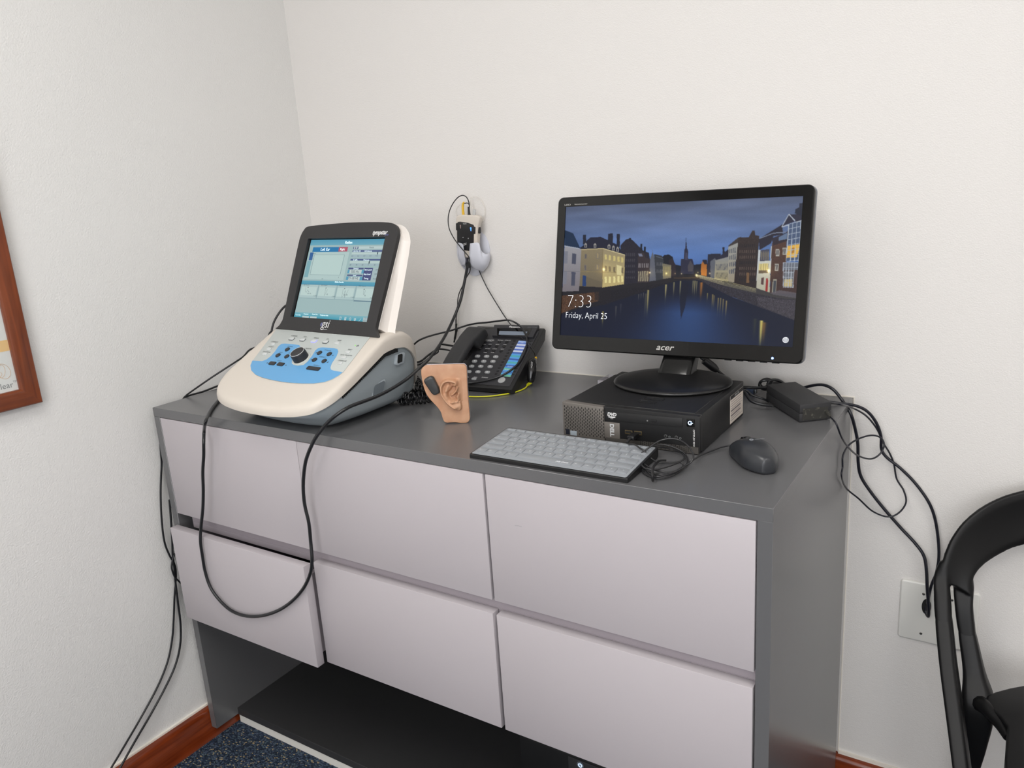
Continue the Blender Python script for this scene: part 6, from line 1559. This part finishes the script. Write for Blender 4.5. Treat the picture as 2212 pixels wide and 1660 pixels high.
# right lead: from the holder to the dongle beside the telephone
rl = [wl(750, 1380, -0.012), wl(775, 1440, -0.014), wl(830, 1560, -0.016), yp(1055, 627, -0.016), yp(1075, 660, -0.016), yp(1093, 688, -0.014), yp(1107, 712, -0.016), yp(1125, 735, -0.024)]
q1 = [PO+R3 @ (F0+Vector((x, 0, 0))+fu*w__+fn*0.006) for x, w__ in (c8(1640, 370), c8(1720, 455), c8(1800, 505))]
rl = rl[:6]+[tuple(q_) for q_ in q1]
sdx = lambda px, py, o=0.010: tuple(onplane(px, py, PFR+pdir*o, pdir))
rl += [sdx(1144, 748), sdx(1153, 760), sdx(1157, 772)]
cord('thin_lead', rl, 0.0013, M_CABLE, 'thin black lead from the wall holder down across the telephone to the dongle')
dg0 = Vector(sdx(1158, 772, 0.012)); dg1 = Vector(sdx(1150, 785, 0.012)); dg2 = Vector(sdx(1146, 828, 0.012))
dg = thing('dongle', 'glossy black oval dongle lying against the right side of the telephone', 'dongle', tuple(dg1))
dr = lambda P: tuple(Vector(P)-dg1)
dd = (dg2-dg1)
B().tube([dr(dg0-Vector((0, 0, 0.001))), dr(dg0+(dg1-dg0)*0.45)], 0.0028, n=12, smooth=False).build('yellow_collar', MATS['yellow_plastic'], dg)
B().tube([dr(dg0+(dg1-dg0)*0.4), dr(dg1-dd*0.05), dr(dg1+dd*0.10), dr(dg1+dd*0.35), dr(dg1+dd*0.6), dr(dg1+dd*0.85), dr(dg1+dd*0.98)], 0.008, n=16, rad=lambda t_: 0.0030+0.0085*math.sin(PI*min(1, max(0, t_*0.95+0.03)))**0.6).build('casing', mat('glossy_black_casing', (16, 16, 17), 0.12), dg)
yc_ = [tuple(dg2+Vector((0, 0, -0.001))), zpl(1140, 832, 0.9045), zpl(1134, 839, 0.9030), zpl(1115, 847, 0.9025), zpl(1085, 853, 0.9025), zpl(1050, 857, 0.9025), zpl(1013, 857, 0.9025), zpl(975, 853, 0.9025), zpl(950, 848, 0.9030)]
M_YEL = mat('lime_yellow_cable', (206, 204, 34), 0.4)
o = cord('yellow_cable', yc_, 0.0016, M_YEL, 'bright yellow cable curving on the cabinet in front of the telephone')
B().tube([tuple(Vector(yc_[0])+Vector((0, 0, 0.002))), yc_[1]], 0.0036, n=10, smooth=False).build('connector', M_YEL, o)
# thick lead behind the handset that loops over the phone
pf = lambda a, b_, h: tuple(PO+R3 @ (F0+Vector((c8(a, b_, h)[0], 0, 0))+fu*c8(a, b_, h)[1]+fn*h))
lp = [(0.37, -0.09, 0.93), yp(897, 742, -0.100), yp(915, 731, -0.085), yp(940, 723, -0.062), yp(965, 717, -0.045), yp(988, 710, -0.030), yp(1010, 703, -0.018), yp(1030, 699, -0.012), yp(1052, 697, -0.012), yp(1075, 694, -0.014), yp(1098, 692, -0.016)]
lp += [pf(1560, 130, 0.022), pf(1680, 215, 0.016), pf(1765, 350, 0.010), pf(1790, 480, 0.006), pf(1770, 600, 0.005), pf(1720, 730, 0.005), pf(1640, 860, 0.005), pf(1520, 970, 0.005), pf(1380, 1060, 0.005), pf(1200, 1130, 0.005), pf(1020, 1175, 0.005), pf(850, 1200, 0.005), pf(760, 1212, 0.006)]
cord('loop_cable', lp, 0.0023, M_CABLE, 'black cable passing behind the handset and looping over the telephone keys')
# pair of cables from behind the console to behind the phone
cord('rear_cable', [(0.36, -0.07, 0.915), yp(905, 782, -0.10), yp(925, 768, -0.08), yp(948, 752, -0.06), yp(962, 745, -0.05), (0.640, -0.050, 0.945)], 0.0026, M_CABLE, 'upper of the cables running from the console behind the telephone handset')
cord('rear_cable', [(0.37, -0.10, 0.908), yp(905, 788, -0.12), yp(925, 775, -0.10), yp(945, 762, -0.08), yp(958, 755, -0.06), (0.640, -0.060, 0.935)], 0.0022, M_CABLE, 'lower of the cables running from the console behind the telephone handset')
# cables leaving the console on the left, along the wall and down behind the cabinet
lw = [(0.285, -0.290, 0.990), xpl(560, 750, 0.215), xpl(520, 775, 0.14), xpl(460, 814, 0.085), xpl(428, 836, 0.055), zpl(403, 854, 0.9035), xpl(394, 864, 0.022)]
cord('console_cable', lw, 0.0022, M_CABLE, 'black cable stretched from the back of the console down to the left wall corner')
lw2 = [(0.262, -0.280, 0.925), (0.190, -0.292, 0.912), xpl(520, 815, 0.10), xpl(490, 827, 0.045), xpl(468, 835, 0.022), xpl(440, 846, 0.018), xpl(415, 853, 0.018), xpl(402, 858, 0.017), xpl(394, 867, 0.015)]
cord('console_cable', lw2, 0.0024, M_CABLE, 'black cable lying along the left edge of the cabinet top')
cord('console_cable', [(0.232, -0.330, 0.906), (0.236, -0.335, 0.94), xpl(585, 735, 0.250), xpl(587, 714, 0.250), xpl(591, 698, 0.252), xpl(598, 684, 0.258), xpl(607, 671, 0.266), xpl(617, 661, 0.278), xpl(632, 653, 0.300)], 0.0026, M_CABLE, 'black cable arching behind the left edge of the console screen')
gx = 0.0125
v1 = [tuple(onx(a, b_, x)) for a, b_, x in ((346, 960, 0.019), (348, 985, 0.017), (349, 1005, 0.014), (347, 1060, 0.012), (349, 1120, 0.012), (355, 1170, 0.012), (366, 1200, 0.013), (377, 1220, 0.014), (380, 1245, 0.014), (377, 1290, 0.010), (375, 1340, 0.008), (372, 1380, 0.007), (362, 1430, 0.007), (340, 1485, 0.007), (305, 1550, 0.012), (270, 1610, 0.030), (240, 1660, 0.046), (205, 1715, 0.055))]
cord('hanging_cable', v1, 0.0024, M_CABLE, 'left one of two black cables hanging between wall and cabinet down to the floor')
v2 = [tuple(onx(a, b_, x)) for a, b_, x in ((366, 1080, 0.020), (369, 1120, 0.018), (372, 1170, 0.018), (373, 1200, 0.018), (376, 1225, 0.018), (378, 1250, 0.017), (384, 1300, 0.015), (390, 1350, 0.013), (389, 1395, 0.011), (378, 1440, 0.010), (355, 1490, 0.010), (325, 1545, 0.016), (290, 1605, 0.034), (262, 1655, 0.048), (230, 1710, 0.056))]
cord('hanging_cable', v2, 0.0026, M_CABLE, 'right one of two black cables hanging between wall and cabinet down to the floor')
v3 = [tuple(onx(a, b_, x)) for a, b_, x in ((378, 1196, 0.022), (373, 1210, 0.021), (371, 1228, 0.0205), (377, 1246, 0.021), (386, 1256, 0.022), (394, 1264, 0.0225))]
cord('tangled_cable', v3, 0.0022, M_CABLE, 'short tangle of cable tucked behind the pulled-out lower left drawer')

# ------------------------------------------------------------------ black moulded chair against the wall
CXM = 1.905
M_CHAIR = mat('black_chair_plastic', (15, 15, 16), 0.42, spec=0.25, bump=(2200, 0.12, 0.0002))
ch = thing('chair', 'black moulded plastic chair with a curved back band, against the wall beside the cabinet', 'chair', (CXM, -0.25, 0))
CO = Vector((CXM, -0.25, 0))
lc = lambda P: Vector(P)-CO
# back band: pairs (upper rim, lower rim), left half measured, right half mirrored
pairs = [((2212, 1060, -0.052), (2212, 1176, -0.060)), ((2165, 1074, -0.066), (2180, 1186, -0.072)), ((2120, 1097, -0.084), (2148, 1203, -0.088)), ((2080, 1130, -0.102), (2122, 1222, -0.106)), ((2052, 1170, -0.120), (2105, 1243, -0.122)), ((2035, 1215, -0.137), (2098, 1268, -0.134)), ((2027, 1250, -0.148), (2101, 1290, -0.140))]
TP = [lc(yp(*a)) for a, _ in pairs]; BP = [lc(yp(*c)) for _, c in pairs]
cT = Vector((0, TP[0].y+0.016, TP[0].z+0.024)); cB = Vector((0, BP[0].y+0.016, BP[0].z+0.020))
mir = lambda p: Vector((-p.x, p.y, p.z))
def arc(A, C):
    s_ = (A.z-C.z)/(A.x-C.x); sy_ = (A.y-C.y)/(A.x-C.x); out = []
    for k in range(1, 10):
        x = A.x*(1-k/5.0); f_ = (1-(x/A.x)**2)*abs(A.x)/2
        out.append(Vector((x, A.y+sy_*f_*0.8, A.z+s_*f_)))
    return out
TT = catmull(TP[::-1]+arc(TP[0], TP[1])+[mir(p) for p in TP], 5)
BB = catmull(BP[::-1]+arc(BP[0], BP[1])+[mir(p) for p in BP], 5)
A_ = lambda px, py, y: lc(yp(px, py, y))
l0 = A_(2034, 1262, -0.150); l1 = A_(2038, 1330, -0.172); l2 = A_(2048, 1430, -0.215); l3 = A_(2060, 1520, -0.255); l4 = A_(2073, 1620, -0.30)
s0 = A_(2080, 1290, -0.140); s1 = A_(2088, 1360, -0.155); s2 = A_(2104, 1450, -0.178); s3 = A_(2113, 1520, -0.200); s4 = A_(2108, 1600, -0.190); s5 = A_(2101, 1655, -0.175)
def leg_rings(pts, sgn):
    P = catmull([(c.x*sgn, c.y, c.z) for c, _, _ in pts], 5); hw_ = catmull([(a, d, 0) for _, a, d in pts], 5)
    return [[(p.x+x, p.y+y, p.z) for x, y in rrect(-h_.x, -h_.y, h_.x, h_.y, min(h_.x, h_.y)*0.45, 3)] for p, h_ in zip(P, hw_)]
b = B(); n = len(TT)
NR = 8; TK = 0.0075
rings = []
for i in range(n):
    p, q_ = TT[i], BB[i]
    dv_ = (q_-p).normalized(); tg = (TT[min(i+1, n-1)]-TT[max(i-1, 0)]).normalized(); nn = dv_.cross(tg).normalized()
    if nn.y > 0: nn = -nn
    fr_ = []; bk_ = []
    for k in range(NR+1):
        t_ = k/NR; c_ = p.lerp(q_, t_)+Vector((0, 0.004*math.sin(PI*t_), 0))
        th_ = TK*(0.55 if k in (0, NR) else 1.0)
        fr_.append(tuple(c_+nn*th_)); bk_.append(tuple(c_-nn*th_))
    rings.append(fr_+bk_[::-1])
b.loft(rings)
for sgn in (1, -1):
    b.loft(leg_rings([(A_(2040, 1215, -0.134), 0.008, 0.006), (A_(2034, 1245, -0.142), 0.012, 0.0095), (l0.lerp(l1, 0.25), 0.013, 0.013), (l1, 0.0128, 0.018), (l1.lerp(l2, 0.5), 0.0085, 0.0150)], sgn))
    b.loft(leg_rings([(A_(2086, 1235, -0.122), 0.010, 0.006), (A_(2082, 1265, -0.130), 0.016, 0.008), (s0.lerp(s1, 0.25), 0.0145, 0.0095), (s1, 0.0138, 0.0112), (s1.lerp(s2, 0.5), 0.0100, 0.0090)], sgn))
band = b.build('back_band', M_CHAIR, ch, smooth=180)
md = band.modifiers.new('remesh', 'REMESH'); md.mode = 'VOXEL'; md.voxel_size = 0.0021; md.use_smooth_shade = True
md = band.modifiers.new('smooth', 'SMOOTH'); md.factor = 0.5; md.iterations = 12
def leg(pts, name, parent=ch):
    """pts: (centre, half width x, half depth y)"""
    for sgn in (1, -1):
        B().loft(leg_rings(pts, sgn)).build(name, M_CHAIR, parent, smooth=50)
dv_ = (l4-l3); l5 = l4+dv_*((0.0-l4.z)/dv_.z); l5.z = 0.0
lm = l4.lerp(l5, 0.5)
leg([(l0.lerp(l1, 0.7), 0.008, 0.012), (l1.lerp(l2, 0.1), 0.0124, 0.0180), (l2, 0.0125, 0.021), (l3, 0.0125, 0.022), (l4, 0.0125, 0.020), (lm, 0.0125, 0.017), (l5, 0.012, 0.013)], 'front_leg')
dv_ = (s5-s4); s6 = s5+dv_*((0.0-s5.z)/dv_.z); s6 = Vector((s5.x-0.01, max(-0.02-CO.y-0.02, -0.05-CO.y), 0.0))
leg([(s0.lerp(s1, 0.6), 0.008, 0.006), (s1.lerp(s2, 0.1), 0.0136, 0.011), (s2, 0.017, 0.016), (s3, 0.025, 0.024), (s4, 0.017, 0.026), (s5, 0.011, 0.022), (s5.lerp(s6, 0.5), 0.010, 0.017), (s6, 0.010, 0.012)], 'rear_leg')
# seat
zs = 0.446
so = [onz(px, py, zs) for px, py in ((2212, 1480), (2180, 1486), (2150, 1494), (2132, 1502), (2128, 1516), (2140, 1530), (2160, 1548), (2176, 1568), (2174, 1600), (2171, 1640), (2173, 1680), (2185, 1740))]
sl = [(p.x-CO.x, p.y-CO.y) for p in so]
sl += [(sl[-1][0]+0.02, -0.235), (sl[-1][0]+0.05, -0.262), (0, -0.268)]
sl = [(x, y) for x, y in sl]
full = sl+[(-x, y) for x, y in sl[:-1]][::-1]+[(0, sl[0][1]+0.008)]
b = B(); b.prism(full, zs-0.018, zs, bev=0.004, seg=3); b.build('seat', M_CHAIR, ch, smooth=50)
for sgn in (1, -1):
    e0_ = (sl[4][0]*sgn, sl[4][1], zs-0.010)
    B().tube([(s3.x*sgn, s3.y, s3.z), e0_, (sl[6][0]*sgn, sl[6][1], zs-0.014), (sl[7][0]*sgn*0.99, sl[7][1]-0.01, zs-0.016)], 0.012, n=10, rad=lambda t_: 0.016-0.010*t_).build('seat_bracket', M_CHAIR, ch)
